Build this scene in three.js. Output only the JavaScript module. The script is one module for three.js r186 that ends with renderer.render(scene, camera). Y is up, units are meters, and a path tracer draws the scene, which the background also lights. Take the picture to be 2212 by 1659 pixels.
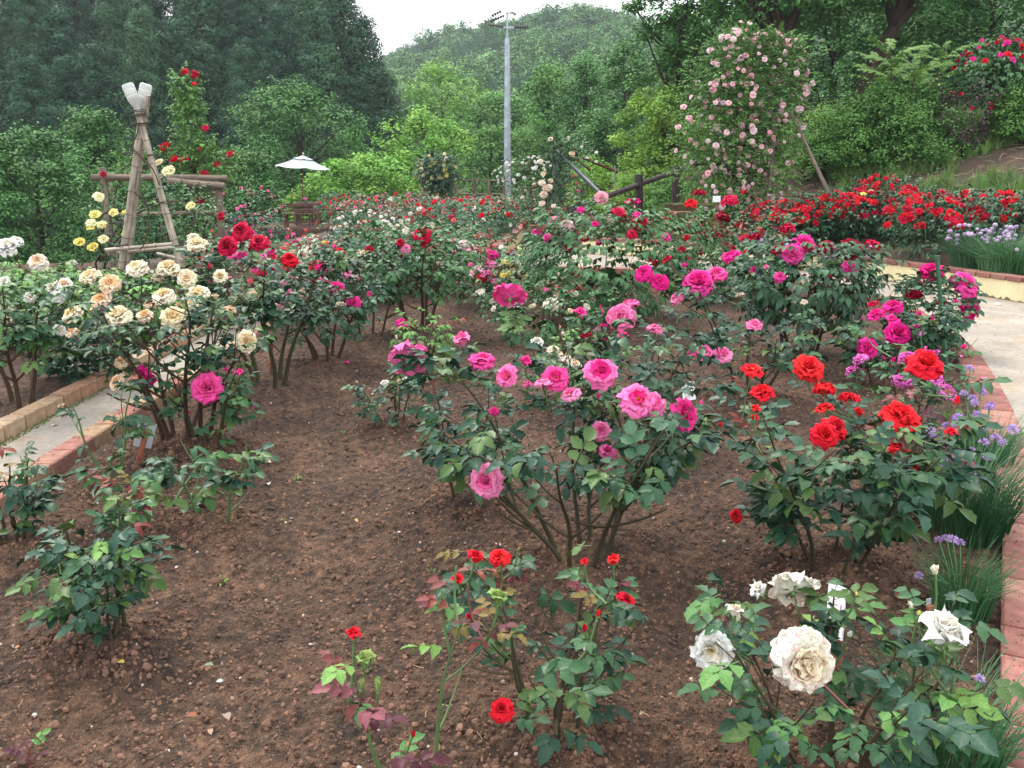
import * as THREE from 'three';
import { mergeGeometries } from 'three/addons/utils/BufferGeometryUtils.js';
import { ImprovedNoise } from 'three/addons/math/ImprovedNoise.js';

// ------------------------------------------------------------ camera, sky, sun, exposure
const scene = new THREE.Scene();
const PITCH = 13.5 * Math.PI / 180, EYE = 1.6, FOC = 1954;
const camera = new THREE.PerspectiveCamera(46, 4 / 3, 0.05, 3000);
camera.position.set(0, EYE, 0);
camera.rotation.set(-PITCH, 0, 0);
scene.add(camera);
const renderer = new THREE.WebGLRenderer({ antialias: true });
renderer.setSize(1024, 768);
renderer.toneMapping = THREE.LinearToneMapping;
renderer.toneMappingExposure = 2.45;
renderer.shadowMap.enabled = true;
{ // bright, thinly overcast sky
  const W = 128, H = 64, d = new Float32Array(W * H * 4), nz = new ImprovedNoise();
  for (let j = 0; j < H; j++) for (let i = 0; i < W; i++) {
    const up = ((j + .5) / H - .5) * Math.PI, a = (i + .5) / W * Math.PI * 2, s = Math.max(0, Math.sin(up));
    const cl = .04 * nz.noise(Math.cos(a) * Math.cos(up) * 4, s * 5, Math.sin(a) * Math.cos(up) * 4);
    const L = .95 + .13 * s + cl, k = (j * W + i) * 4;
    d[k] = L * .985; d[k + 1] = L; d[k + 2] = L * 1.035; d[k + 3] = 1;
  }
  const t = new THREE.DataTexture(d, W, H, THREE.RGBAFormat, THREE.FloatType);
  t.mapping = THREE.EquirectangularReflectionMapping; t.magFilter = THREE.LinearFilter; t.needsUpdate = true;
  scene.background = t; scene.environment = t;
}
const sun = new THREE.DirectionalLight(0xfff4e4, 1.4);
sun.position.set(-14, 44, -26);
sun.castShadow = true; sun.shadow.radius = 32; sun.shadow.mapSize.set(2048, 2048);
Object.assign(sun.shadow.camera, { left: -60, right: 60, top: 60, bottom: -60, near: 1, far: 160 });
scene.add(sun); scene.add(sun.target);
scene.fog = new THREE.FogExp2(0xdde5f4, 0.0004);

// ------------------------------------------------------------ helpers
const V = (x, y, z) => new THREE.Vector3(x, y, z);
function rng(s) { s |= 0; return () => { s = (s + 0x6d2b79f5) | 0; let t = Math.imul(s ^ (s >>> 15), 1 | s); t = (t + Math.imul(t ^ (t >>> 7), 61 | t)) ^ t; return ((t ^ (t >>> 14)) >>> 0) / 4294967296; }; }
const nz = new ImprovedNoise();
const n2 = (x, y, s = 0) => nz.noise(x + 13.7, y + 7.3, s + .5);
const clamp = THREE.MathUtils.clamp, lerp = THREE.MathUtils.lerp, sstep = (a, b, x) => { const t = clamp((x - a) / (b - a), 0, 1); return t * t * (3 - 2 * t); };
// survey of the place: bearings read on a 2212 x 1659 grid turned into points of the world
const CP = Math.cos(PITCH), SP = Math.sin(PITCH);
function bearing(px, py) { const x = (px - 1106) / FOC, y = -(py - 829.5) / FOC; return V(x, y * CP - SP, -y * SP - CP); }
function at(px, py, d) { const r = bearing(px, py), t = -d / r.z; return V(r.x * t, EYE + r.y * t, -d); }
function onGround(px, py, y = 0) { const r = bearing(px, py), t = (y - EYE) / r.y; return V(r.x * t, y, r.z * t); }
const pxSize = (px, d) => px * d / FOC;

const used = new Map();
function numbered(n) { const k = used.get(n) || 0; used.set(n, k + 1); return k ? n + '_' + String(k).padStart(3, '0') : n; }
function tag(o, label, category, group, kind) { o.userData.label = label; if (category) o.userData.category = category; if (group) o.userData.group = group; if (kind) o.userData.kind = kind; return o; }
function shade(o) { o.traverse(m => { if (m.isMesh) { m.castShadow = true; m.receiveShadow = true; } }); return o; }
function thing(name, label, category, p = V(0, 0, 0), turn = 0, group) { const o = new THREE.Group(); o.name = numbered(name); o.position.copy(p); o.rotation.y = turn; tag(o, label, category, group); scene.add(o); return o; }
function part(name, geo, mat, parent, kind) { const m = new THREE.Mesh(geo, mat); m.name = name; if (kind) m.userData.kind = kind; m.castShadow = m.receiveShadow = true; parent.add(m); return m; }
function topMesh(name, geo, mat, label, category, group, kind) { const m = new THREE.Mesh(geo, mat); m.name = numbered(name); tag(m, label, category, group, kind); m.castShadow = m.receiveShadow = true; scene.add(m); return m; }

class MB { // collects faces of one mesh
  constructor() { this.p = []; this.uv = []; this.c = []; this.i = []; this.col = null; }
  get n() { return this.p.length / 3; }
  v(x, y, z, u = 0, w = 0) { this.p.push(x, y, z); this.uv.push(u, w); if (this.col) this.c.push(...this.col); return this.n - 1; }
  t(a, b, c) { this.i.push(a, b, c); }
  q(a, b, c, d) { this.i.push(a, b, c, a, c, d); }
  tube(pts, rad, sides = 6, cap = true) {
    const N = pts.length; let pr = null; const T = V(), up = V(), B = V(), st = this.n; let len = 0;
    for (let k = 0; k < N; k++) {
      T.subVectors(pts[Math.min(k + 1, N - 1)], pts[Math.max(k - 1, 0)]).normalize();
      if (!pr) { up.set(0, 0, 1); if (Math.abs(T.z) > .9) up.set(1, 0, 0); pr = up.clone(); }
      pr.addScaledVector(T, -pr.dot(T)).normalize(); B.crossVectors(T, pr);
      if (k) len += pts[k].distanceTo(pts[k - 1]);
      const r = Array.isArray(rad) ? rad[k] : rad;
      for (let s = 0; s <= sides; s++) { const a = s / sides * Math.PI * 2, c = Math.cos(a) * r, d = Math.sin(a) * r; this.v(pts[k].x + pr.x * c + B.x * d, pts[k].y + pr.y * c + B.y * d, pts[k].z + pr.z * c + B.z * d, s / sides * .4, len); }
    }
    for (let k = 0; k < N - 1; k++) for (let s = 0; s < sides; s++) { const a = st + k * (sides + 1) + s; this.q(a, a + 1, a + sides + 2, a + sides + 1); }
    if (cap) for (const k of [0, N - 1]) { const c = this.v(pts[k].x, pts[k].y, pts[k].z, .2, k ? len : 0), b = st + k * (sides + 1); const ring = []; for (let s = 0; s < sides; s++) { const o = (b + s) * 3; ring.push(this.v(this.p[o], this.p[o + 1], this.p[o + 2], .2, .1)); } for (let s = 0; s < sides; s++) k ? this.t(c, ring[s], ring[(s + 1) % sides]) : this.t(c, ring[(s + 1) % sides], ring[s]); }
    return this;
  }
  box(x0, y0, z0, x1, y1, z1, b = 0) { // bevelled box
    const g = boxGeo(x1 - x0, y1 - y0, z1 - z0, b); g.translate((x0 + x1) / 2, (y0 + y1) / 2, (z0 + z1) / 2); return this.add(g);
  }
  add(g) {
    const st = this.n, P = g.attributes.position, U = g.attributes.uv, I = g.index;
    for (let k = 0; k < P.count; k++) this.v(P.getX(k), P.getY(k), P.getZ(k), U ? U.getX(k) : 0, U ? U.getY(k) : 0);
    if (I) for (let k = 0; k < I.count; k++) this.i.push(st + I.getX(k)); else for (let k = 0; k < P.count; k++) this.i.push(st + k);
    return this;
  }
  geo() {
    const g = new THREE.BufferGeometry();
    g.setAttribute('position', new THREE.Float32BufferAttribute(this.p, 3)); g.setAttribute('uv', new THREE.Float32BufferAttribute(this.uv, 2));
    if (this.c.length) g.setAttribute('color', new THREE.Float32BufferAttribute(this.c, 3));
    g.setIndex(this.i); g.computeVertexNormals(); return g;
  }
}
function boxGeo(w, h, d, b = .004) { // chamfered box with flat faces, uv in metres
  b = Math.min(b, w * .3, h * .3, d * .3);
  const pos = [], uv = []; const X = w / 2, Y = h / 2, Z = d / 2;
  const face = (pts) => { const A = V(...pts[0]), B = V(...pts[1]), C = V(...pts[2]); const e = V().subVectors(B, A).normalize(), nn = V().crossVectors(V().subVectors(B, A), V().subVectors(C, A)).normalize(), f = V().crossVectors(nn, e); for (let k = 1; k + 1 < pts.length; k++) for (const q of [pts[0], pts[k], pts[k + 1]]) { pos.push(...q); const r = V(...q); uv.push(r.dot(e) + w * 3.1, r.dot(f) + d * 1.7); } };
  for (const s of [1, -1]) {
    const o = (a) => s > 0 ? a : a.slice().reverse();
    face(o([[s * X, -Y + b, -Z + b], [s * X, Y - b, -Z + b], [s * X, Y - b, Z - b], [s * X, -Y + b, Z - b]]));
    face(o([[-X + b, s * Y, -Z + b], [-X + b, s * Y, Z - b], [X - b, s * Y, Z - b], [X - b, s * Y, -Z + b]]));
    face(o([[-X + b, -Y + b, s * Z], [X - b, -Y + b, s * Z], [X - b, Y - b, s * Z], [-X + b, Y - b, s * Z]]));
  }
  if (b > 0) for (const s of [1, -1]) for (const t of [1, -1]) {
    const o = (a) => s * t > 0 ? a : a.slice().reverse();
    face(o([[s * X, t * (Y - b), -Z + b], [s * (X - b), t * Y, -Z + b], [s * (X - b), t * Y, Z - b], [s * X, t * (Y - b), Z - b]]));
    face(o([[-X + b, s * Y, t * (Z - b)], [-X + b, s * (Y - b), t * Z], [X - b, s * (Y - b), t * Z], [X - b, s * Y, t * (Z - b)]]));
    face(o([[t * (X - b), -Y + b, s * Z], [t * X, -Y + b, s * (Z - b)], [t * X, Y - b, s * (Z - b)], [t * (X - b), Y - b, s * Z]]));
    for (const r of [1, -1]) { const tri = [[s * X, t * (Y - b), r * (Z - b)], [s * (X - b), t * Y, r * (Z - b)], [s * (X - b), t * (Y - b), r * Z]]; face(s * t * r > 0 ? tri : tri.reverse()); }
  }
  const g = new THREE.BufferGeometry(); g.setAttribute('position', new THREE.Float32BufferAttribute(pos, 3)); g.setAttribute('uv', new THREE.Float32BufferAttribute(uv, 2)); g.computeVertexNormals(); return g;
}
function curvePts(ctrl, n) { return new THREE.CatmullRomCurve3(ctrl, false, 'centripetal').getPoints(n); }
const lin = (a, b, n) => Array.from({ length: n + 1 }, (_, k) => lerp(a, b, k / n));
function pole(a, b, r0, r1, sides = 8, mb = new MB()) { mb.tube([a, b], [r0, r1], sides); return mb; }

// ------------------------------------------------------------ textures and materials
function noiseTex(size, fn, srgb = true) {
  const d = new Uint8Array(size * size * 4);
  for (let j = 0; j < size; j++) for (let i = 0; i < size; i++) { const c = fn(i / size, j / size, i, j), k = (j * size + i) * 4; d[k] = clamp(c[0], 0, 255); d[k + 1] = clamp(c[1], 0, 255); d[k + 2] = clamp(c[2], 0, 255); d[k + 3] = 255; }
  const t = new THREE.DataTexture(d, size, size); t.wrapS = t.wrapT = THREE.RepeatWrapping; t.magFilter = THREE.LinearFilter; t.minFilter = THREE.LinearMipmapLinearFilter; if (srgb) t.colorSpace = THREE.SRGBColorSpace; t.needsUpdate = true; return t;
}
const hash = (i, j, s = 0) => { let h = Math.imul(i, 374761393) + Math.imul(j, 668265263) + Math.imul(s, 974711); h = Math.imul(h ^ (h >>> 13), 1274126177); return ((h ^ (h >>> 16)) >>> 0) / 4294967296; };
function pnoise(u, v, f, s = 0) { // tiling value noise
  const x = u * f, y = v * f, i = Math.floor(x), j = Math.floor(y), a = x - i, b = y - j, A = a * a * (3 - 2 * a), B = b * b * (3 - 2 * b), m = (k) => ((k % f) + f) % f;
  return lerp(lerp(hash(m(i), m(j), s), hash(m(i + 1), m(j), s), A), lerp(hash(m(i), m(j + 1), s), hash(m(i + 1), m(j + 1), s), A), B);
}
const fbm = (u, v, f, o, s = 0) => { let r = 0, a = .5, t = 0; for (let k = 0; k < o; k++) { r += a * pnoise(u, v, f, s + k); t += a; a *= .55; f *= 2; } return r / t; };
const rep = (t, x, y = x) => { const c = t.clone(); c.repeat.set(x, y); c.needsUpdate = true; return c; };
const std = (o) => new THREE.MeshStandardMaterial({ roughness: .9, metalness: 0, ...o });
const phys = (o) => new THREE.MeshPhysicalMaterial({ roughness: .85, metalness: 0, side: THREE.DoubleSide, ...o });

const soilTex = noiseTex(1024, (u, v, i, j) => {
  const a = fbm(u, v, 6, 5, 3), b = fbm(u, v, 48, 4, 9), c = hash(i, j, 5); let k = .6 + .3 * (a - .5) + .8 * (b - .5) + .4 * (c - .5);
  const dry = sstep(.5, .68, fbm(u, v, 4, 4, 55)); let r = (112 + 18 * dry) * k, g = (82 + 15 * dry) * k, bl = (62 + 12 * dry) * k;
  const sp = pnoise(u, v, 200, 31); if (sp > .9) { r += 38; g += 30; bl += 22; } if (sp < .06) { r *= .6; g *= .6; bl *= .6; }
  return [r, g, bl];
});
const soilBump = noiseTex(1024, (u, v, i, j) => { const k = 255 * (.5 * fbm(u, v, 40, 4, 9) + .35 * fbm(u, v, 120, 2, 2) + .15 * hash(i >> 1, j >> 1, 5)); return [k, k, k]; }, false);
const concTex = noiseTex(1024, (u, v, i, j) => {
  const a = fbm(u, v, 4, 5, 21), b = fbm(u, v, 64, 3, 22), c = hash(i, j, 6); let k = .92 + .34 * (a - .5) + .2 * (b - .5) + .14 * (c - .5);
  let r = 157 * k, g = 149 * k, bl = 138 * k; const st = sstep(.6, .72, fbm(u, v, 5, 4, 77)); r = lerp(r, 150 * k, st * .5); g = lerp(g, 131 * k, st * .5); bl = lerp(bl, 105 * k, st * .5);
  if (pnoise(u, v, 220, 4) > .93) { r *= .72; g *= .7; bl *= .68; } return [r, g, bl];
});
const greyTex = noiseTex(512, (u, v, i, j) => { const k = 255 * (.86 + .28 * (fbm(u, v, 5, 4, 41) - .5) + .2 * (fbm(u, v, 60, 2, 42) - .5) + .08 * (hash(i, j, 8) - .5)); return [k, k, k]; });
const brickBump = noiseTex(512, (u, v, i, j) => { const k = 255 * (.6 * fbm(u, v, 30, 4, 51) + .4 * hash(i >> 1, j >> 1, 8)); return [k, k, k]; }, false);
const brickTex = noiseTex(512, (u, v, i, j) => { const st = sstep(.55, .75, fbm(u, v, 6, 4, 61)); const k = (.9 + .35 * (fbm(u, v, 24, 4, 62) - .5) + .12 * (hash(i, j, 3) - .5)) * (1 - .3 * st); return [255 * k, 250 * k, 244 * k]; });
const woodTex = noiseTex(512, (u, v, i, j) => { const g = fbm((u * 1) % 1, (v * 1) % 1, 8, 2, 71), f = pnoise(u, v * .0 + Math.floor(v * 4) / 4, 128, 72); const k = .82 + .3 * (g - .5) + .35 * (f - .5); return [255 * k, 250 * k, 243 * k]; });
const plasterTex = noiseTex(1024, (u, v, i, j) => {
  const k = .95 + .12 * (fbm(u, v, 5, 4, 81) - .5) + .06 * (fbm(u, v, 90, 2, 82) - .5); let r = 238 * k, g = 224 * k, b = 178 * k;
  return [r, g, b];
});
const barkTex = noiseTex(256, (u, v) => { const k = 255 * (.75 + .6 * (fbm(u, v * .25 + .1, 16, 4, 91) - .5)); return [k, k * .97, k * .93]; });
const leafTex = (() => { // veins of one leaflet: v along, u across
  return noiseTex(128, (u, v, i, j) => { const x = Math.abs(u - .5) * 2, mid = Math.exp(-x * x * 900) * .22; const s = (v * 7 - x * 1.6) % 1, vn = Math.exp(-Math.pow(((s + 1) % 1 - .5) * 9, 2)) * .1; const k = 255 * (.83 + mid + vn + .2 * (fbm(u, v, 10, 3, 7) - .5)); if (pnoise(u, v, 24, 77) > .93) return [k * 1.02, k * .72, k * .5]; return [k * .99, k, k * .97]; });
})();
const petalTex = noiseTex(128, (u, v, i, j) => { const k = 255 * (.94 + .1 * (pnoise(u, v * 0 + .3, 64, 5) - .5) + .08 * (fbm(u, v, 10, 3, 6) - .5)); return [k, k, k]; });
const speckTex = noiseTex(256, (u, v, i, j) => { // white petal with dark pink rain spots
  const k = .95 + .06 * (fbm(u, v, 10, 3, 6) - .5); let c = [250 * k, 247 * k, 236 * k]; const g = 22, ci = Math.floor(u * g), cj = Math.floor(v * g);
  for (let a = -1; a <= 1; a++) for (let b = -1; b <= 1; b++) { const x = ci + a, y = cj + b; if (hash(x, y, 3) < .3 * (.3 + pnoise(u, v, 5, 12))) { const dx = u * g - (x + hash(x, y, 1)), dy = v * g - (y + hash(x, y, 2)); if (dx * dx + dy * dy < .03 + .16 * hash(x, y, 9) ** 3) c = [214, 70, 128]; } }
  return c;
});
// ------------------------------------------------------------ rose leaves
function leaflet(mb, o, dir, nor, len, wid, R, rows = 5, serr = true) {
  const D = dir.clone().normalize(), S = V().crossVectors(D, nor).normalize(), N = V().crossVectors(S, D).normalize();
  const fold = .2 + R() * .4, droop = (R() - .2) * .75, twist = (R() - .5) * .9; let prev = null;
  for (let k = 0; k <= rows; k++) {
    const t = k / rows, w = wid * .5 * Math.pow(Math.sin(Math.PI * Math.pow(Math.min(t, .999), .78)), .8) * (k === rows ? 0 : 1) * (serr && k % 2 ? .86 : 1.06);
    const zz = -droop * t * t * len, c = o.clone().addScaledVector(D, t * len * (1 - .12 * Math.abs(droop))).addScaledVector(N, zz), tw = twist * t;
    const Sx = S.clone().multiplyScalar(Math.cos(tw)).addScaledVector(N, Math.sin(tw));
    if (k === 0 || k === rows) { const m = mb.v(c.x, c.y, c.z, .5, t); if (prev) { mb.t(prev[0], prev[1], m); mb.t(prev[1], prev[2], m); } prev = [m]; }
    else {
      const f = w * fold, back = serr && k % 2 ? len * .0 : len * .03;
      const L = c.clone().addScaledVector(Sx, -w).addScaledVector(N, f).addScaledVector(D, back), Q = c.clone().addScaledVector(Sx, w).addScaledVector(N, f).addScaledVector(D, back);
      const a = mb.v(L.x, L.y, L.z, .06, t), b = mb.v(c.x, c.y, c.z, .5, t), d = mb.v(Q.x, Q.y, Q.z, .94, t);
      if (prev.length === 1) { mb.t(prev[0], b, a); mb.t(prev[0], d, b); } else { mb.q(prev[0], prev[1], b, a); mb.q(prev[1], prev[2], d, b); }
      prev = [a, b, d];
    }
  }
}
function compoundLeaf(seed, rows, n = 5) { // grows along +z from the origin, upper side +y, unit: leaflet length about 1
  const R = rng(seed), mb = new MB(), L = n === 3 ? 1.05 : 1.75, pts = []; const sag = .1 + R() * .35, sw = (R() - .5) * .3;
  const rp = (t) => V(sw * t * t, -sag * t * t * .6 + .12 * t, t * L);
  for (let k = 0; k <= 3; k++) pts.push(rp(k / 3));
  mb.tube(pts, .022, 3, false);
  const up = V(0, 1, 0);
  const jn = () => V((R() - .5) * .5, 1, (R() - .5) * .5).normalize();
  leaflet(mb, rp(1), V((R() - .5) * .3, -.15 - R() * .3, 1), jn(), 1.05 + R() * .15, .74, R, rows);
  const pairs = n === 3 ? [.62] : n === 5 ? [.42, .8] : [.3, .55, .82];
  for (const t of pairs) for (const s of [-1, 1]) leaflet(mb, rp(t + (R() - .5) * .05), V(s * 1, -.05 - R() * .35, .45 + R() * .4), jn(), .8 + R() * .2 - (t < .5 ? .12 : 0), .6, R, rows);
  return mb.geo();
}
const LEAVES = [5, 5, 5, 3, 5, 3].map((n, k) => compoundLeaf(100 + k, 6, n));
const LEAVES_LOW = [5, 5, 3].map((n, k) => compoundLeaf(200 + k, 3, n));
const leafMat = (hex, rough = .5, tr = .14) => phys({ color: hex, roughness: rough, map: leafTex, transmission: tr, thickness: 0, specularIntensity: .45 });
const GREEN = {
  dark: [0x55743f, 0x365b46, 0x2c4f3d, 0x406849, 0x335a49, 0x476f4b].map(c => leafMat(c, .42)),
  mid: [0x668748, 0x3d6c48, 0x356141, 0x487749, 0x527f48].map(c => leafMat(c, .46)),
  fresh: [0x6a9a55, 0x5b8d50, 0x7da858].map(c => leafMat(c, .55)),
  red: [0x7c2f2a, 0x8c4a35, 0x6b2434, 0x7b6a35].map(c => leafMat(c, .45)),
  wine: [0x5d2c3a, 0x9a5866, 0x7a3a3a].map(c => leafMat(c, .5)),
};
const instLeafMat = { dark: leafMat(0x3d654b, .46), mid: leafMat(0x4c7b50, .48), fresh: leafMat(0x679650, .55), red: leafMat(0x82463a, .5), wine: leafMat(0x574a4e, .5) };
const caneMats = [std({ color: 0x4c4a2f, roughness: .8, map: barkTex }), std({ color: 0x5a4634, roughness: .85, map: barkTex }), std({ color: 0x4d6a3c, roughness: .6 }), std({ color: 0x6d3a36, roughness: .6 })];

// ------------------------------------------------------------ rose blooms (unit: about 1 across)
function petalGeo(mb, p) {
  const { phi, len, wid, a0, a1, cup, roll, ruf, R, r0 = .02, y0 = 0, nu = 6, nv = 6, tip = 0 } = p, cp = Math.cos(phi), sp = Math.sin(phi), off = R() * 40; const st = mb.n; let r = r0, y = y0, pr = null;
  const lean = (R() - .5) * .25;
  for (let j = 0; j <= nv; j++) {
    const v = j / nv, a = a0 + (a1 - a0) * Math.pow(v, 1.6); if (j) { const ds = len / nv; r += Math.sin(a) * ds; y += Math.cos(a) * ds; }
    let w = wid * (.22 + .78 * Math.sin(Math.PI / 2 * Math.min(1, v * 1.35))); if (v > .72) w *= Math.sqrt(Math.max(0, 1 - Math.pow((v - .72) / .3, 2) * .72));
    for (let i = 0; i <= nu; i++) {
      const u = i / nu * 2 - 1, cc = cup * (1 - .35 * v); let tx = w * Math.sin(u * cc) / cc, inn = w * (1 - Math.cos(u * cc)) / cc;
      const e = Math.max(0, Math.abs(u) - .45) / .55, top = Math.max(0, v - .55) / .45; inn -= roll * wid * (e * e * top + .6 * top * top);
      inn += ruf * wid * n2(u * 1.8 + off, v * 2.5 + off) * (.3 + v); const ex = -tip * top * top * Math.abs(u) * len * .35 + ruf * .35 * len * top * n2(u * 3 + off, 9);
      const nr = -Math.cos(a), ny = Math.sin(a), rr = r + nr * inn + Math.sin(a) * ex, yy = y + ny * inn + Math.cos(a) * ex, tt = tx + lean * v * len * .4;
      mb.v(rr * cp - tt * sp, yy, rr * sp + tt * cp, i / nu, v);
    }
  }
  for (let j = 0; j < nv; j++) for (let i = 0; i < nu; i++) { const a = st + j * (nu + 1) + i; mb.q(a, a + 1, a + nu + 2, a + nu + 1); }
}
const D2R = Math.PI / 180;
// layers: [count, len, wid, a0, a1, cup, roll]
const SHAPES = {
  full: { L: [[3, .34, .2, 2, 4, 1.5, 0], [4, .38, .24, 4, 12, 1.3, .05], [4, .42, .29, 10, 30, 1.1, .18], [5, .46, .33, 22, 56, .9, .3], [6, .5, .36, 40, 88, .7, .42], [5, .5, .37, 62, 108, .6, .5]], ruf: .2, tip: 1.3 },
  cabbage: { L: [[4, .3, .2, 4, 18, 1.3, 0], [5, .34, .25, 12, 40, 1.1, .1], [6, .4, .29, 26, 58, 1, .2], [7, .45, .31, 42, 78, .9, .25], [7, .5, .34, 60, 98, .7, .3], [6, .5, .36, 78, 116, .6, .3]], ruf: .38, tip: .6 },
  open: { L: [[4, .36, .24, 20, 50, .9, .1], [5, .42, .3, 48, 78, .8, .2], [6, .5, .37, 66, 100, .6, .3]], ruf: .4, tip: .8 },
  half: { L: [[3, .46, .19, 1, 4, 1.6, 0], [3, .48, .22, 2, 9, 1.4, .06], [4, .5, .25, 5, 24, 1.1, .25], [4, .5, .27, 14, 50, .8, .45]], ruf: .22, tip: 1.2 },
  bud: { L: [[2, .5, .15, 0, 1, 1.8, 0], [3, .52, .17, 3, 2, 1.6, .02], [2, .5, .18, 7, 10, 1.3, .15]], ruf: .05, tip: .6 },
  green: { L: [[3, .4, .11, 6, -4, 1.7, 0]], ruf: .03, tip: .9 },
  low: { L: [[3, .3, .22, 5, 22, 1.2, .1], [4, .4, .32, 30, 60, .9, .25], [5, .48, .36, 55, 98, .7, .4]], ruf: .5, tip: .9, lod: 1 },
};
function makeBloom(type, seed) {
  const S = SHAPES[type], R = rng(seed), petals = [], nv = S.lod ? 3 : 9; let k = 0;
  S.L.forEach((l, li) => { for (let c = 0; c < l[0]; c++) { const mb = new MB(), tn = .9 + R() * .17, th = R() * .12; mb.col = [tn, tn * (.94 + th), tn * (.94 + th)]; petalGeo(mb, { phi: k++ * 2.399 + (R() - .5) * .5, len: l[1] * (.84 + R() * .32), wid: l[2] * (.84 + R() * .3), a0: (l[3] + R() * 6) * D2R, a1: (l[4] + (R() - .5) * 36) * D2R, cup: l[5], roll: l[6] * (.5 + R()), ruf: S.ruf, tip: S.tip * (.6 + R() * .6), R, r0: .015 + li * .008, y0: -li * .012, nu: S.lod ? 3 : 8, nv }); petals.push({ g: mb.geo(), li: li / (S.L.length - 1 || 1) }); } });
  const sm = new MB(); // calyx
  const hip = new THREE.SphereGeometry(.055, 7, 5); hip.scale(1, 1.25, 1); hip.translate(0, -.07, 0); sm.add(hip);
  for (let c = 0; c < 5; c++) petalGeo(sm, { phi: c * 1.257 + R(), len: .2 + R() * .06, wid: .035, a0: (type === 'bud' || type === 'green' ? 12 : 70) * D2R, a1: (type === 'bud' || type === 'green' ? 40 + R() * 50 : 130) * D2R, cup: .8, roll: 0, ruf: .1, tip: 3, R, r0: .05, y0: -.03, nu: 2, nv: 3 });
  const merged = mergeGeometries(petals.map(p => p.g));
  return { petals, merged, sepals: sm.geo() };
}
const BLOOMS = {}; for (const [t, n] of Object.entries({ full: 4, cabbage: 3, open: 3, half: 3, bud: 2, green: 2, low: 4 })) BLOOMS[t] = Array.from({ length: n }, (_, k) => makeBloom(t, 900 + k * 17 + t.length * 31));
const stamenGeo = (() => { const R = rng(5), mb = new MB(); for (let k = 0; k < 26; k++) { const a = R() * 6.28, r = .02 + R() * .09, x = Math.cos(a) * r, z = Math.sin(a) * r; mb.tube([V(x * .3, 0, z * .3), V(x, .1 + R() * .03, z)], .006, 3, false); const s = new THREE.SphereGeometry(.012, 4, 3); s.translate(x, .12 + R() * .03, z); mb.add(s); } return mb.geo(); })();
const petalMat = (hex, o = {}) => phys({ color: hex, roughness: .75, map: petalTex, vertexColors: true, transmission: .12, thickness: 0, specularIntensity: .25, sheen: .25, sheenRoughness: .6, sheenColor: new THREE.Color(hex), ...o });
const PAL = { // outer tones, inner tones
  pink: [[0xf652a2, 0xf04098, 0xf878b6], [0xe62c86, 0xec4894]],
  palepink: [[0xf88fbe, 0xf680b4], [0xf062a2, 0xf272ac]],
  magenta: [[0xee2e98, 0xe6228c, 0xf24aa4], [0xd81478, 0xe02082]],
  crimson: [[0xc4123f, 0xb30f36, 0xd01a4a], [0x9c0a2c, 0xa50d30]],
  red: [[0xd6142c, 0xcc1030, 0xe01c2e], [0xb80c24, 0xc01022]],
  vermilion: [[0xee2430, 0xe82c30, 0xe21a30], [0xd41622, 0xde1c26]],
  coral: [[0xea6a6a, 0xe65a62], [0xdd4a55]],
  cream: [[0xf0e6c8, 0xeee2bc, 0xf2e9d2], [0xebd2a2, 0xecd7b0]],
  peach: [[0xf0dabe, 0xeed3b2], [0xe9b680, 0xe9bc8c]],
  white: [[0xebebe5, 0xe8e8e0], [0xe6e3d0, 0xe8e5d6]],
  speck: [[0xecebe4], [0xe9dfc8]],
  blush: [[0xf9d0d6, 0xf7c4cd, 0xfadde0], [0xf2acb9, 0xf4b4c0]],
  lilac: [[0xe07cc4, 0xd868b8], [0xcf5aac]],
  yellow: [[0xf8f2ae, 0xf6ee9c, 0xfaf6c6], [0xf2e480]],
  ivory: [[0xf5ecdb, 0xf2dfc8], [0xefcfae]],
  green: [[0x93a860, 0x86a05a], [0xa4b468]],
};
for (const k in PAL) PAL[k] = PAL[k].map(l => l.map(h => petalMat(h, k === 'speck' ? { map: speckTex } : {})));
const sepalMat = std({ color: 0x5d7f48, roughness: .7, side: THREE.DoubleSide }), stamenMat = std({ color: 0xd9b23c, roughness: .8 });

function bloom(parent, p, facing, size, type, pal, R, detail) {
  const B = BLOOMS[type][Math.floor(R() * BLOOMS[type].length)], M = PAL[pal], out = M[0][Math.floor(R() * M[0].length)], inn = M[1][Math.floor(R() * M[1].length)];
  const bud = type === 'bud' || type === 'green', g = detail ? new THREE.Group() : new THREE.Mesh(B.merged, R() < .8 ? out : inn); g.name = bud ? 'rose_bud' : 'rose_bloom';
  g.position.copy(p); g.quaternion.setFromUnitVectors(V(0, 1, 0), facing.clone().normalize()).multiply(new THREE.Quaternion().setFromAxisAngle(V(0, 1, 0), R() * 6.28)); g.scale.set(size, size * (.9 + R() * .2), size); parent.add(g);
  if (detail) { for (const q of B.petals) part('petal', q.g, q.li < .5 ? inn : out, g); }
  if (type === 'open') part('stamens', stamenGeo, stamenMat, g);
  if (detail || bud) part('sepals', B.sepals, sepalMat, g);
  g.castShadow = g.receiveShadow = true; return g;
}

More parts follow.
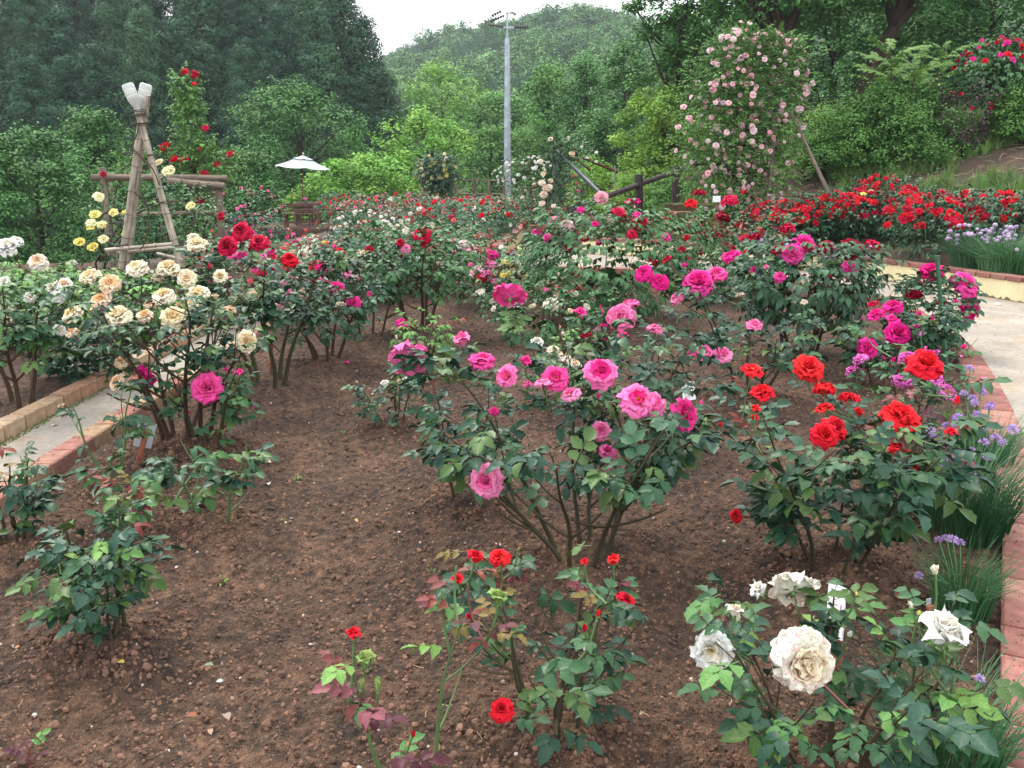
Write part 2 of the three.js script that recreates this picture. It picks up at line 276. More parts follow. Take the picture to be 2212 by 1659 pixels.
// ------------------------------------------------------------ rose bushes
const mounds = []; // soil is heaped round the stems
function branchTree(o, R) { // canes with side shoots, in the bush's own axes
  const canes = []; const nodes = [];
  for (let c = 0; c < o.canes; c++) {
    const phi = c * 2.4 + R() * .6 + (o.spin || 0), rr = o.r * (.35 + .6 * R()), hh = o.h * (.62 + .36 * R()), bx = Math.cos(phi) * (.03 + o.r * .13), bz = Math.sin(phi) * (.03 + o.r * .13);
    const pts = []; const N = 7, w1 = R() * 9, k0 = .006 + .006 * R();
    for (let k = 0; k <= N; k++) { const t = k / N, e = Math.pow(t, 1.25); pts.push(V(bx + Math.cos(phi) * rr * e + .05 * o.h * n2(t * 3, w1), -.03 + (hh + .03) * Math.pow(t, .92), bz + Math.sin(phi) * rr * e + .05 * o.h * n2(t * 3, w1 + 4))); }
    const rad = pts.map((_, k) => (o.caneR || k0) * .85 * (1.2 - .95 * k / N)); const list = [{ pts, rad }];
    for (let k = 2; k <= N; k++) nodes.push({ p: pts[k], d: V().subVectors(pts[k], pts[k - 1]).normalize(), c });
    const nb = o.shoots ?? 4;
    for (let b = 0; b < nb; b++) {
      const k = 2 + Math.floor(R() * (N - 2)), s = pts[k], a = phi + (R() - .5) * 3.4, ln = (.2 + .28 * R()) * (o.r + o.h * .35), up = .35 + R() * .9; const bp = [s.clone()];
      for (let q = 1; q <= 4; q++) { const t = q / 4; bp.push(V(s.x + Math.cos(a) * ln * t * .8, s.y + ln * up * t * (.6 + .4 * t) * .8, s.z + Math.sin(a) * ln * t * .8)); }
      list.push({ pts: bp, rad: bp.map((_, q) => rad[k] * (.7 - .1 * q)) });
      for (let q = 1; q <= 4; q++) nodes.push({ p: bp[q], d: V().subVectors(bp[q], bp[q - 1]).normalize(), c });
    }
    canes.push(list);
  }
  return { canes, nodes };
}
function placeLeaf(m, p, dir, size, R) { // m: object with position / quaternion / scale
  const z = dir.clone().normalize(), y = V((R() - .5) * .7, 1, (R() - .5) * .7 + .12); y.addScaledVector(z, -y.dot(z)).normalize(); const x = V().crossVectors(y, z);
  m.quaternion.setFromRotationMatrix(new THREE.Matrix4().makeBasis(x, y, z)); m.position.copy(p); m.scale.setScalar(size);
}
let bushSeed = 1000;
function roseBush(o) {
  const R = rng(o.seed ?? (bushSeed += 37)), d = -o.base.z, near = o.near ?? d < 6.6, mat = o.leaf || 'dark';
  const root = thing(o.name || 'rose_bush', o.label, o.cat || 'rose bush', o.base, 0, o.group);
  if (o.mound !== 0) mounds.push([o.base.x, o.base.z, o.mound ?? .07, .16 + o.r * .25]);
  const { canes, nodes } = branchTree(o, R);
  const caneMat = caneMats[o.caneMat ?? (R() < .5 ? 0 : 1)];
  if (near || o.showCanes) for (const list of canes) { const mb = new MB(); list.forEach((b, k) => mb.tube(curvePts(b.pts, b.pts.length * 2), lin(b.rad[0], b.rad[b.rad.length - 1], b.pts.length * 2), near ? 6 : 5, false)); part('cane', mb.geo(), caneMat, root); }
  else { for (const list of canes) { const mb = new MB(); mb.tube(list[0].pts, list[0].rad, 4, false); part('cane', mb.geo(), caneMat, root); } }
  const leafAt = []; // leaf places: [position, direction, scale, kind]
  const crown0 = (o.bare ?? .25) * o.h, ls = (o.leafSize || .042) * (near ? 1.4 : 1.28);
  const fl = (o.flowers || []).map(f => ({ px: f[0], py: f[1], s: f[2], type: f[3], pal: f[4], dd: f[5], face: f[6] }));
  for (const f of fl) {
    const dd = f.dd ?? (R() - .6) * o.r * .8, dist = d - dd * -1, P = at(f.px, f.py, d + dd), loc = P.clone().sub(o.base); f.loc = loc; f.size = pxSize(f.s, d + dd) * .98;
    const outw = V(loc.x, 0, loc.z).multiplyScalar(.6 / (o.r + .1)); const fc = f.face ? V(...f.face) : V(outw.x + (R() - .5) * .7, .75 + R() * .5, outw.z + (R() - .25) * .9); fc.normalize(); f.fc = fc;
  }
  if (o.auto) for (const a of o.auto) for (let k = 0; k < a.n; k++) { // many blooms spread over the crown
    const th = R() * 6.283, u = a.top !== undefined ? a.top + R() * (1 - a.top) : R() * 1.1 - .1, rr = Math.sqrt(Math.max(0, 1 - u * u)); let x = Math.cos(th) * rr, z = Math.sin(th) * rr; if (z < -.2 && R() < .8) z = -z;
    const hc = o.h * (.5 + .5 * (o.bare ?? .25)), hv = o.h - hc, k2 = .93 + R() * .16, loc = V(x * o.r * k2, hc + u * hv * k2, z * o.r * k2); fl.push({ loc, size: a.size * (.75 + R() * .45), type: a.types[Math.floor(R() * a.types.length)], pal: a.pals[Math.floor(R() * a.pals.length)], fc: V(x * .8 + (R() - .5) * .6, u * .7 + .45, z * .8 + .25 + (R() - .5) * .6).normalize(), auto: true });
  }
  if (fl.length > 2 && o.buds !== 0) { const ups = nodes.filter(n => n.p.y > o.h * .55), nb = near ? 5 : 4; for (let k = 0; k < nb && ups.length; k++) { const nd = ups[Math.floor(R() * ups.length)], src = fl[Math.floor(R() * fl.length)]; fl.push({ loc: nd.p.clone().add(V((R() - .5) * .08, .07 + R() * .1, (R() - .5) * .08)), size: .05 + R() * .03, type: R() < .45 ? 'half' : R() < .6 ? 'bud' : 'green', pal: src.pal, fc: V((R() - .5) * .5, 1, (R() - .5) * .5).normalize() }); } }
  for (const f of fl) {
    const base = f.loc.clone().addScaledVector(f.fc, -f.size * .09); const det = near && f.size * FOC / d > 20 && !f.auto;
    bloom(root, f.loc.clone().addScaledVector(f.fc, -f.size * (f.type === 'bud' || f.type === 'half' || f.type === 'green' ? .2 : .1)), f.fc, f.size, f.type, f.pal, R, det);
    if (f.auto && !near) continue;
    let best = null, bc = 1e9; for (const nd of nodes) { const dx = nd.p.distanceTo(base) + Math.max(0, nd.p.y - base.y + .04) * 3; const c = Math.abs(dx - .16) + dx * .25; if (c < bc) { bc = c; best = nd; } }
    const s = best.p, mid = base.clone().addScaledVector(f.fc, -Math.min(.5, s.distanceTo(base) * .55)).lerp(s.clone().lerp(base, .5), .4), mb = new MB(), cp = curvePts([s, mid, base], 8);
    mb.tube(cp, lin(.0042, .0026, 8), 5, false); part('flower_stem', mb.geo(), caneMats[R() < .75 ? 2 : 3], root);
    const L = s.distanceTo(base), nl = Math.min(o.stemLeaves ?? 5, 1 + Math.floor(L / .07));
    for (let k = 0; k < nl; k++) { const q = cp[1 + Math.floor((k + R() * .5) / nl * 6.2)], a = R() * 6.283; leafAt.push([q, V(Math.cos(a), .15 + R() * .5, Math.sin(a)), .9, null]); }
  }
  const want = o.leaves - leafAt.length;
  const upper = nodes.filter(n => n.p.y > crown0);
  if (near || o.attach) for (let k = 0; k < want && upper.length; k++) {
    const nd = upper[Math.floor(R() * upper.length)], a = R() * 6.283, outw = V(nd.p.x, 0, nd.p.z).normalize(); const dir = V(Math.cos(a) + outw.x * .7, -.25 + R() * .8, Math.sin(a) + outw.z * .7);
    leafAt.push([nd.p.clone().addScaledVector(nd.d, -R() * .06), dir, .75 + R() * .45, null]);
  } else for (let k = 0; k < want; k++) {
    const th = R() * 6.283, u = R() * 2 - 1, rr = Math.sqrt(1 - u * u), f = (.55 + .45 * Math.sqrt(R())) * (1 + .55 * n2(Math.cos(th) * rr * 2.2 + bushSeed, u * 2.2, Math.sin(th) * rr * 2.2)); const hc = crown0 + (o.h - crown0) * .5, hv = (o.h - crown0) * .5;
    leafAt.push([V(Math.cos(th) * rr * o.r * f, hc + u * hv * f, Math.sin(th) * rr * o.r * f), V(Math.cos(th) + (R() - .5), u * .5 + (R() - .4) * .6, Math.sin(th) + (R() - .5)), .8 + R() * .5, null]);
  }
  if (near) { const tips = fl.map(f => [f.loc.clone().addScaledVector(f.fc, f.size * .3), f.size * .62]); for (let k = leafAt.length - 1; k >= 0; k--) { const [p, dir, s] = leafAt[k], e = p.clone().addScaledVector(dir.clone().normalize(), ls * s * 1.6), m = p.clone().lerp(e, .6); if (tips.some(([t, r]) => t.distanceTo(e) < r || t.distanceTo(m) < r)) leafAt.splice(k, 1); } }
  const redTop = o.redTop || 0;
  const kindOf = (p) => { const x = R(); if (p.y > o.h * .72 && x < redTop) return 'red'; if (x > 1 - (o.fresh || 0)) return 'fresh'; return mat; };
  if (near) {
    leafAt.slice(0, 300).forEach(([p, dir, s]) => { const k = kindOf(p), M = GREEN[k], m = part('leaf', LEAVES[Math.floor(R() * LEAVES.length)], M[Math.floor(R() * M.length)], root); placeLeaf(m, p, dir, ls * s * (k === 'red' ? .8 : 1), R); });
    if (leafAt.length > 300) instLeaves(root, leafAt.slice(300), instLeafMat[mat] || instLeafMat.dark, LEAVES[0], ls, R);
  } else {
    const red = [], rest = []; for (const l of leafAt) (kindOf(l[0]) === 'red' ? red : rest).push(l);
    instLeaves(root, rest, instLeafMat[mat] || instLeafMat.dark, null, ls, R); if (red.length) instLeaves(root, red, instLeafMat.red, null, ls, R, 'young_foliage');
  }
  return root;
}
const tmpO = new THREE.Object3D();
function instLeaves(root, list, mat, geo, ls, R, name = 'foliage') {
  const im = new THREE.InstancedMesh(geo || LEAVES_LOW[Math.floor(R() * LEAVES_LOW.length)], mat, list.length), c = new THREE.Color(); im.name = name; im.userData.kind = 'stuff';
  list.forEach(([p, dir, s], k) => { placeLeaf(tmpO, p, dir, ls * s, R); tmpO.updateMatrix(); im.setMatrixAt(k, tmpO.matrix); const v = .72 + R() * .6; c.setRGB(v * (.95 + R() * .18), v, v * (.85 + R() * .2)); im.setColorAt(k, c); });
  im.castShadow = im.receiveShadow = true; root.add(im); return im;
}
// ------------------------------------------------------------ the roses of the garden, as surveyed
// bloom: [bearing x, bearing y, apparent size, shape, colour, depth offset, facing]
const g0 = (x, y) => onGround(x, y, 0);
const NEAR = [
  { base: g0(1790, 1700), h: .5, r: .29, canes: 6, shoots: 5, leaves: 160, leafSize: .038, leaf: 'dark', fresh: .1, bare: .1, seed: 11, label: 'low rose bush with large white blooms beside the chives and brick edging',
    flowers: [[1712, 1266, 120, 'open', 'speck', .25, [.1, .55, -.9]], [1640, 1276, 71, 'half', 'white', .25, [-.55, .8, .1]], [1537, 1405, 106, 'open', 'white', .02, [-.3, .05, 1]], [1738, 1433, 152, 'cabbage', 'speck', -.22, [.12, .2, 1]], [2042, 1362, 182, 'half', 'white', -.06, [.45, .9, .3]], [1985, 1324, 46, 'green', 'yellow', -.02, [.05, 1, .1]], [1850, 1283, 37, 'green', 'yellow', .12, [.1, 1, .1]], [1835, 1372, 39, 'bud', 'white', .08, [0, 1, .4]]] },
  { base: g0(1190, 1590), h: .56, r: .24, canes: 5, shoots: 5, leaves: 95, leafSize: .035, leaf: 'dark', redTop: .3, bare: .08, seed: 23, label: 'small rose bush with scattered scarlet buds at the lower middle of the bed',
    flowers: [[1078, 1203, 52, 'full', 'vermilion', .05, [-.2, 1, .3]], [1263, 1214, 32, 'half', 'vermilion', .12, [0, 1, .4]], [1352, 1296, 50, 'full', 'red', .05, [.4, .7, .3]], [1263, 1360, 40, 'bud', 'red', -.05, [0, 1, .1]], [1084, 1532, 62, 'full', 'red', -.18, [-.1, .8, .5]], [1016, 1332, 28, 'half', 'red', .1, [0, 1, .5]], [1120, 1185, 24, 'green', 'green', .1, [0, 1, 0]], [1320, 1250, 20, 'green', 'green', .1, [0, 1, 0]]] },
  { base: g0(890, 1745), h: .6, r: .11, canes: 2, shoots: 3, leaves: 13, leafSize: .036, leaf: 'wine', fresh: .3, redTop: .4, bare: .45, seed: 31, caneR: .008, caneMat: 2, label: 'tall thorny rose shoot with large wine red young leaves at the bottom edge',
    flowers: [[985, 1225, 22, 'green', 'green', .02, [.1, 1, 0]], [955, 1275, 26, 'green', 'green', 0, [0, 1, 0]], [1010, 1262, 20, 'green', 'green', .05, [0, 1, 0]], [892, 1588, 40, 'bud', 'red', -.05, [.25, 1, .1]]] },
  { base: g0(238, 1390), h: .6, r: .12, canes: 5, shoots: 5, leaves: 140, leafSize: .036, leaf: 'dark', redTop: .2, fresh: .1, bare: .1, seed: 41, label: 'flowerless rose bush with blue green leaves on a soil mound, lower left of the bed',
    flowers: [[128, 1222, 26, 'green', 'green', -.05, [-.1, 1, 0]], [186, 1190, 30, 'green', 'green', 0, [0, 1, 0]]] },
  { base: g0(35, 1175), h: .5, r: .19, canes: 5, shoots: 4, leaves: 90, leafSize: .036, leaf: 'dark', redTop: .7, bare: .08, seed: 47, label: 'compact rose bush with reddish shoot tips cut by the left edge of the picture', flowers: [[55, 975, 22, 'green', 'green', 0, [0, 1, 0]]] },
  { base: g0(335, 1130), h: .36, r: .27, canes: 4, shoots: 3, leaves: 48, leafSize: .045, leaf: 'mid', redTop: .55, bare: .1, seed: 53, caneMat: 2, label: 'sparse young rose with red tipped shoots in front of the leaning plant label', flowers: [] },
  { base: g0(466, 1140), h: .48, r: .17, canes: 2, shoots: 3, leaves: 40, leafSize: .038, leaf: 'dark', redTop: .2, bare: .45, seed: 59, caneR: .009, caneMat: 2, label: 'thin arching rose cane with a single clump of leaves on bare soil', flowers: [[532, 960, 16, 'green', 'green', 0, [0, 1, 0]]] },
  { base: g0(245, 1045), h: .62, r: .14, canes: 3, shoots: 2, leaves: 34, leafSize: .034, leaf: 'dark', redTop: .25, bare: .25, seed: 61, caneMat: 2, label: 'spindly flowerless rose stems leaning over the narrow concrete path', flowers: [] },
  { base: g0(398, 968), h: 1.05, r: .52, canes: 7, shoots: 6, leaves: 250, leafSize: .042, leaf: 'dark', bare: .45, seed: 71, caneR: .016, caneMat: 1, label: 'large rose bush crowded with cream and peach blooms beside the narrow path',
    flowers: [[425, 525, 44, 'cabbage', 'cream', .3, [.1, 1, .4]], [295, 577, 48, 'cabbage', 'cream', .1, [-.1, 1, .5]], [192, 595, 44, 'cabbage', 'cream', .1, [-.3, 1, .5]], [239, 610, 46, 'cabbage', 'peach', .05, [.2, .8, .7]], [362, 577, 48, 'cabbage', 'cream', .2, [0, 1, .5]], [404, 600, 42, 'cabbage', 'cream', .1, [.1, .5, 1]], [344, 597, 34, 'full', 'peach', .25], [476, 597, 32, 'full', 'cream', .2, [.1, .4, 1]], [216, 647, 44, 'cabbage', 'peach', 0, [-.1, 1, .6]], [354, 637, 46, 'cabbage', 'cream', 0, [0, 1, .5]], [427, 632, 46, 'cabbage', 'cream', .05, [.1, 1, .6]], [155, 676, 46, 'cabbage', 'cream', 0, [-.4, .8, .5]], [325, 657, 32, 'full', 'peach', .1], [253, 679, 56, 'cabbage', 'cream', -.2, [0, 1, .6]], [313, 682, 40, 'full', 'peach', -.1, [0, 1, .5]], [376, 684, 58, 'cabbage', 'cream', -.2, [.1, .9, .7]], [418, 655, 34, 'cabbage', 'cream', 0], [466, 641, 24, 'half', 'peach', .1], [497, 668, 30, 'full', 'peach', .1], [532, 736, 48, 'cabbage', 'cream', -.1, [.5, .3, 1]], [243, 748, 38, 'full', 'peach', -.2, [-.2, .9, .6]], [262, 781, 36, 'full', 'peach', -.2, [-.2, 1, .4]], [252, 825, 40, 'cabbage', 'peach', -.3, [-.5, .6, .7]], [156, 718, 32, 'full', 'peach', -.05, [-.4, 1, .3]], [200, 667, 22, 'open', 'yellow', .2], [375, 600, 26, 'full', 'peach', .3]] },
  { base: g0(452, 985), h: .62, r: .26, canes: 3, shoots: 4, leaves: 80, leafSize: .042, leaf: 'mid', redTop: .3, bare: .2, seed: 73, label: 'rose bush with two big hot pink blooms in front of the cream roses', flowers: [[308, 814, 58, 'open', 'magenta', .1, [-.2, -.3, .9]], [447, 838, 76, 'full', 'pink', -.1, [.1, .5, .9]], [546, 880, 18, 'bud', 'magenta', .1], [410, 892, 16, 'bud', 'magenta', 0]] },
  { base: g0(45, 895), h: 1.08, r: .46, canes: 5, shoots: 6, leaves: 230, leafSize: .046, leaf: 'mid', bare: .35, seed: 83, caneR: .017, caneMat: 1, label: 'white flowered rose bush with thick stems cut by the left edge',
    flowers: [[14, 530, 49, 'cabbage', 'white', .1, [0, 1, .5]], [36, 520, 30, 'cabbage', 'white', .2], [82, 565, 40, 'cabbage', 'ivory', .1, [.2, .7, .7]], [8, 607, 30, 'open', 'white', -.1], [112, 622, 39, 'cabbage', 'white', 0, [.1, .8, .6]], [138, 612, 34, 'open', 'ivory', .1, [.3, .8, .5]], [124, 640, 29, 'cabbage', 'white', -.05], [66, 643, 27, 'open', 'white', -.1, [.6, .3, .8]], [22, 672, 25, 'half', 'ivory', -.1], [130, 712, 27, 'open', 'white', -.1, [.6, .4, .6]], [92, 600, 18, 'bud', 'white', .1], [16, 690, 22, 'open', 'ivory', 0]] },
  { base: g0(855, 925), h: .42, r: .2, canes: 4, shoots: 4, leaves: 80, leafSize: .034, leaf: 'dark', bare: .1, seed: 89, label: 'small rose bush with tiny white blooms behind the pink roses', flowers: [[830, 826, 20, 'open', 'white', 0], [862, 822, 18, 'full', 'cream', .1], [876, 818, 16, 'open', 'white', .1], [772, 826, 16, 'bud', 'peach', 0]] },
  { base: g0(1005, 1085), h: .62, r: .2, canes: 2, shoots: 5, leaves: 70, leafSize: .036, leaf: 'dark', bare: .15, seed: 91, label: 'slim rose bush with one red bud left of the big pink bush', flowers: [[932, 898, 28, 'bud', 'red', 0, [0, 1, .1]]] },
  { base: g0(1262, 1212), h: .86, r: .56, canes: 8, shoots: 5, leaves: 330, leafSize: .045, leaf: 'dark', bare: .42, seed: 97, caneR: .0115, caneMat: 0, label: 'tall spreading rose bush with many hot pink blooms in the middle of the bed',
    flowers: [[883, 772, 92, 'open', 'pink', .25, [-.1, .45, -.85]], [870, 790, 40, 'open', 'pink', .3, [-.5, -.2, .2]], [996, 735, 70, 'half', 'palepink', .3, [-.25, .9, .1]], [1042, 777, 62, 'full', 'pink', .2, [0, 1, .2]], [1135, 780, 46, 'half', 'pink', .15, [.2, 1, .2]], [1103, 636, 76, 'open', 'pink', .5, [.1, .6, -.6]], [1200, 815, 62, 'open', 'pink', .1, [-.2, .5, .7]], [1178, 826, 50, 'full', 'palepink', .1], [1297, 803, 72, 'cabbage', 'pink', .05, [.1, .6, .7]], [1310, 790, 50, 'full', 'pink', .15], [1095, 812, 54, 'open', 'pink', .1, [-.3, .4, .6]], [1232, 850, 48, 'open', 'palepink', .05], [1378, 862, 86, 'open', 'pink', -.1, [-.1, .7, .6]], [1412, 872, 60, 'cabbage', 'palepink', -.1, [.3, .5, .8]], [1480, 893, 78, 'open', 'pink', -.15, [.6, .4, .7]], [1297, 930, 46, 'cabbage', 'palepink', .2, [0, .6, .9]], [1312, 975, 44, 'full', 'pink', .2, [.2, 1, .4]], [1330, 1002, 42, 'open', 'pink', .2], [1050, 1038, 84, 'full', 'palepink', -.3, [-.25, .25, 1]], [1140, 830, 36, 'half', 'pink', .15]] },
  { base: g0(1365, 965), h: .95, r: .36, canes: 4, shoots: 5, leaves: 150, leafSize: .04, leaf: 'dark', bare: .3, seed: 101, label: 'rose bush with streaked pink blooms behind the big pink bush', flowers: [[1253, 676, 46, 'half', 'pink', .1, [0, 1, .2]], [1340, 684, 62, 'cabbage', 'palepink', 0, [-.2, .4, 1]], [1345, 727, 40, 'half', 'pink', -.1], [1360, 655, 38, 'full', 'pink', .15], [1290, 716, 26, 'half', 'magenta', .1], [1303, 735, 26, 'half', 'magenta', .1], [1265, 722, 26, 'full', 'crimson', .1], [1415, 708, 34, 'cabbage', 'palepink', .1], [1330, 745, 30, 'open', 'palepink', 0]] },
  { base: g0(1205, 880), h: .62, r: .28, canes: 4, shoots: 4, leaves: 110, leafSize: .038, leaf: 'mid', fresh: .3, bare: .2, seed: 103, label: 'rose bush with a short row of ivory white blooms behind the pink roses', flowers: [[1160, 738, 30, 'full', 'white', .1], [1195, 755, 30, 'open', 'ivory', 0], [1218, 769, 36, 'cabbage', 'ivory', 0], [1243, 785, 32, 'open', 'ivory', -.05]] },
  { base: g0(915, 815), h: .5, r: .2, canes: 4, shoots: 3, leaves: 80, leafSize: .036, leaf: 'fresh', bare: .1, seed: 107, redTop: .2, label: 'young rose with fresh light green shoots and small buds', flowers: [[905, 700, 14, 'green', 'green', 0], [935, 720, 14, 'green', 'green', 0], [870, 698, 34, 'full', 'magenta', .2, [.2, .8, .3]]] },
  { base: g0(1795, 1235), h: .74, r: .38, canes: 6, shoots: 6, leaves: 320, leafSize: .045, leaf: 'dark', redTop: .12, bare: .08, seed: 109, caneMat: 0, label: 'dense rose bush with fiery vermilion blooms next to the chives',
    flowers: [[1747, 793, 72, 'full', 'vermilion', .35, [0, .8, .6]], [1625, 798, 52, 'open', 'vermilion', .3, [.1, .9, .2]], [1646, 846, 56, 'open', 'vermilion', .2, [0, 1, .4]], [1780, 838, 50, 'full', 'vermilion', .3], [1835, 857, 48, 'open', 'vermilion', .2], [1802, 925, 66, 'full', 'red', .1, [.3, .7, .6]], [1780, 938, 64, 'full', 'vermilion', .05, [-.2, .7, .7]], [1780, 880, 42, 'open', 'vermilion', .2], [1855, 890, 40, 'half', 'vermilion', .2], [1945, 898, 84, 'cabbage', 'vermilion', .1, [.1, .8, .5]], [1630, 903, 34, 'half', 'vermilion', .1, [0, 1, .1]], [1556, 920, 30, 'bud', 'vermilion', .1, [0, 1, .2]], [1590, 1115, 34, 'open', 'red', .1, [-.7, .2, .5]], [1975, 985, 44, 'full', 'red', .1], [2000, 786, 84, 'full', 'vermilion', .45, [.1, .7, .5]], [1930, 958, 46, 'open', 'red', .1], [1705, 1030, 18, 'bud', 'red', 0], [1975, 1010, 34, 'open', 'red', .05]] },
  { base: g0(1965, 1120), h: .6, r: .11, canes: 3, shoots: 2, leaves: 24, leafSize: .04, leaf: 'wine', bare: .3, seed: 113, caneMat: 3, label: 'burgundy leaved rose shoots between the vermilion roses and the chives', flowers: [] },
  { base: g0(1950, 965), h: .66, r: .22, canes: 4, shoots: 4, leaves: 85, leafSize: .04, leaf: 'mid', bare: .2, seed: 127, label: 'rose bush with mauve pink ruffled blooms close to the brick edging', flowers: [[1857, 775, 36, 'open', 'lilac', .1], [1842, 798, 34, 'cabbage', 'lilac', .1], [1960, 772, 40, 'cabbage', 'lilac', .1], [1948, 820, 52, 'open', 'lilac', -.05, [0, 1, .3]], [2018, 815, 50, 'open', 'lilac', -.05, [.2, 1, .3]], [2048, 845, 54, 'open', 'lilac', -.15, [.4, .8, .4]], [2005, 768, 44, 'full', 'magenta', .2], [1930, 778, 24, 'half', 'magenta', .2], [1865, 690, 18, 'bud', 'lilac', .1]] },
  { base: g0(1615, 865), h: .92, r: .42, canes: 5, shoots: 6, leaves: 210, leafSize: .044, leaf: 'dark', bare: .3, seed: 131, caneR: .013, label: 'dark leaved rose bush with rose red blooms right of the pink bushes', flowers: [[1508, 607, 64, 'cabbage', 'magenta', .1, [-.1, .7, .6]], [1548, 590, 44, 'full', 'pink', .2], [1390, 590, 40, 'cabbage', 'magenta', .1, [-.3, .6, .7]], [1425, 608, 40, 'cabbage', 'magenta', .1, [.1, .5, .8]], [1462, 643, 38, 'full', 'palepink', 0], [1520, 760, 42, 'open', 'pink', -.25], [1560, 764, 42, 'cabbage', 'palepink', -.25], [1497, 758, 30, 'open', 'pink', -.2], [1600, 637, 24, 'open', 'ivory', .2], [1630, 700, 34, 'open', 'palepink', -.1], [1580, 552, 42, 'full', 'magenta', .3], [1440, 560, 26, 'open', 'crimson', .2]] },
];
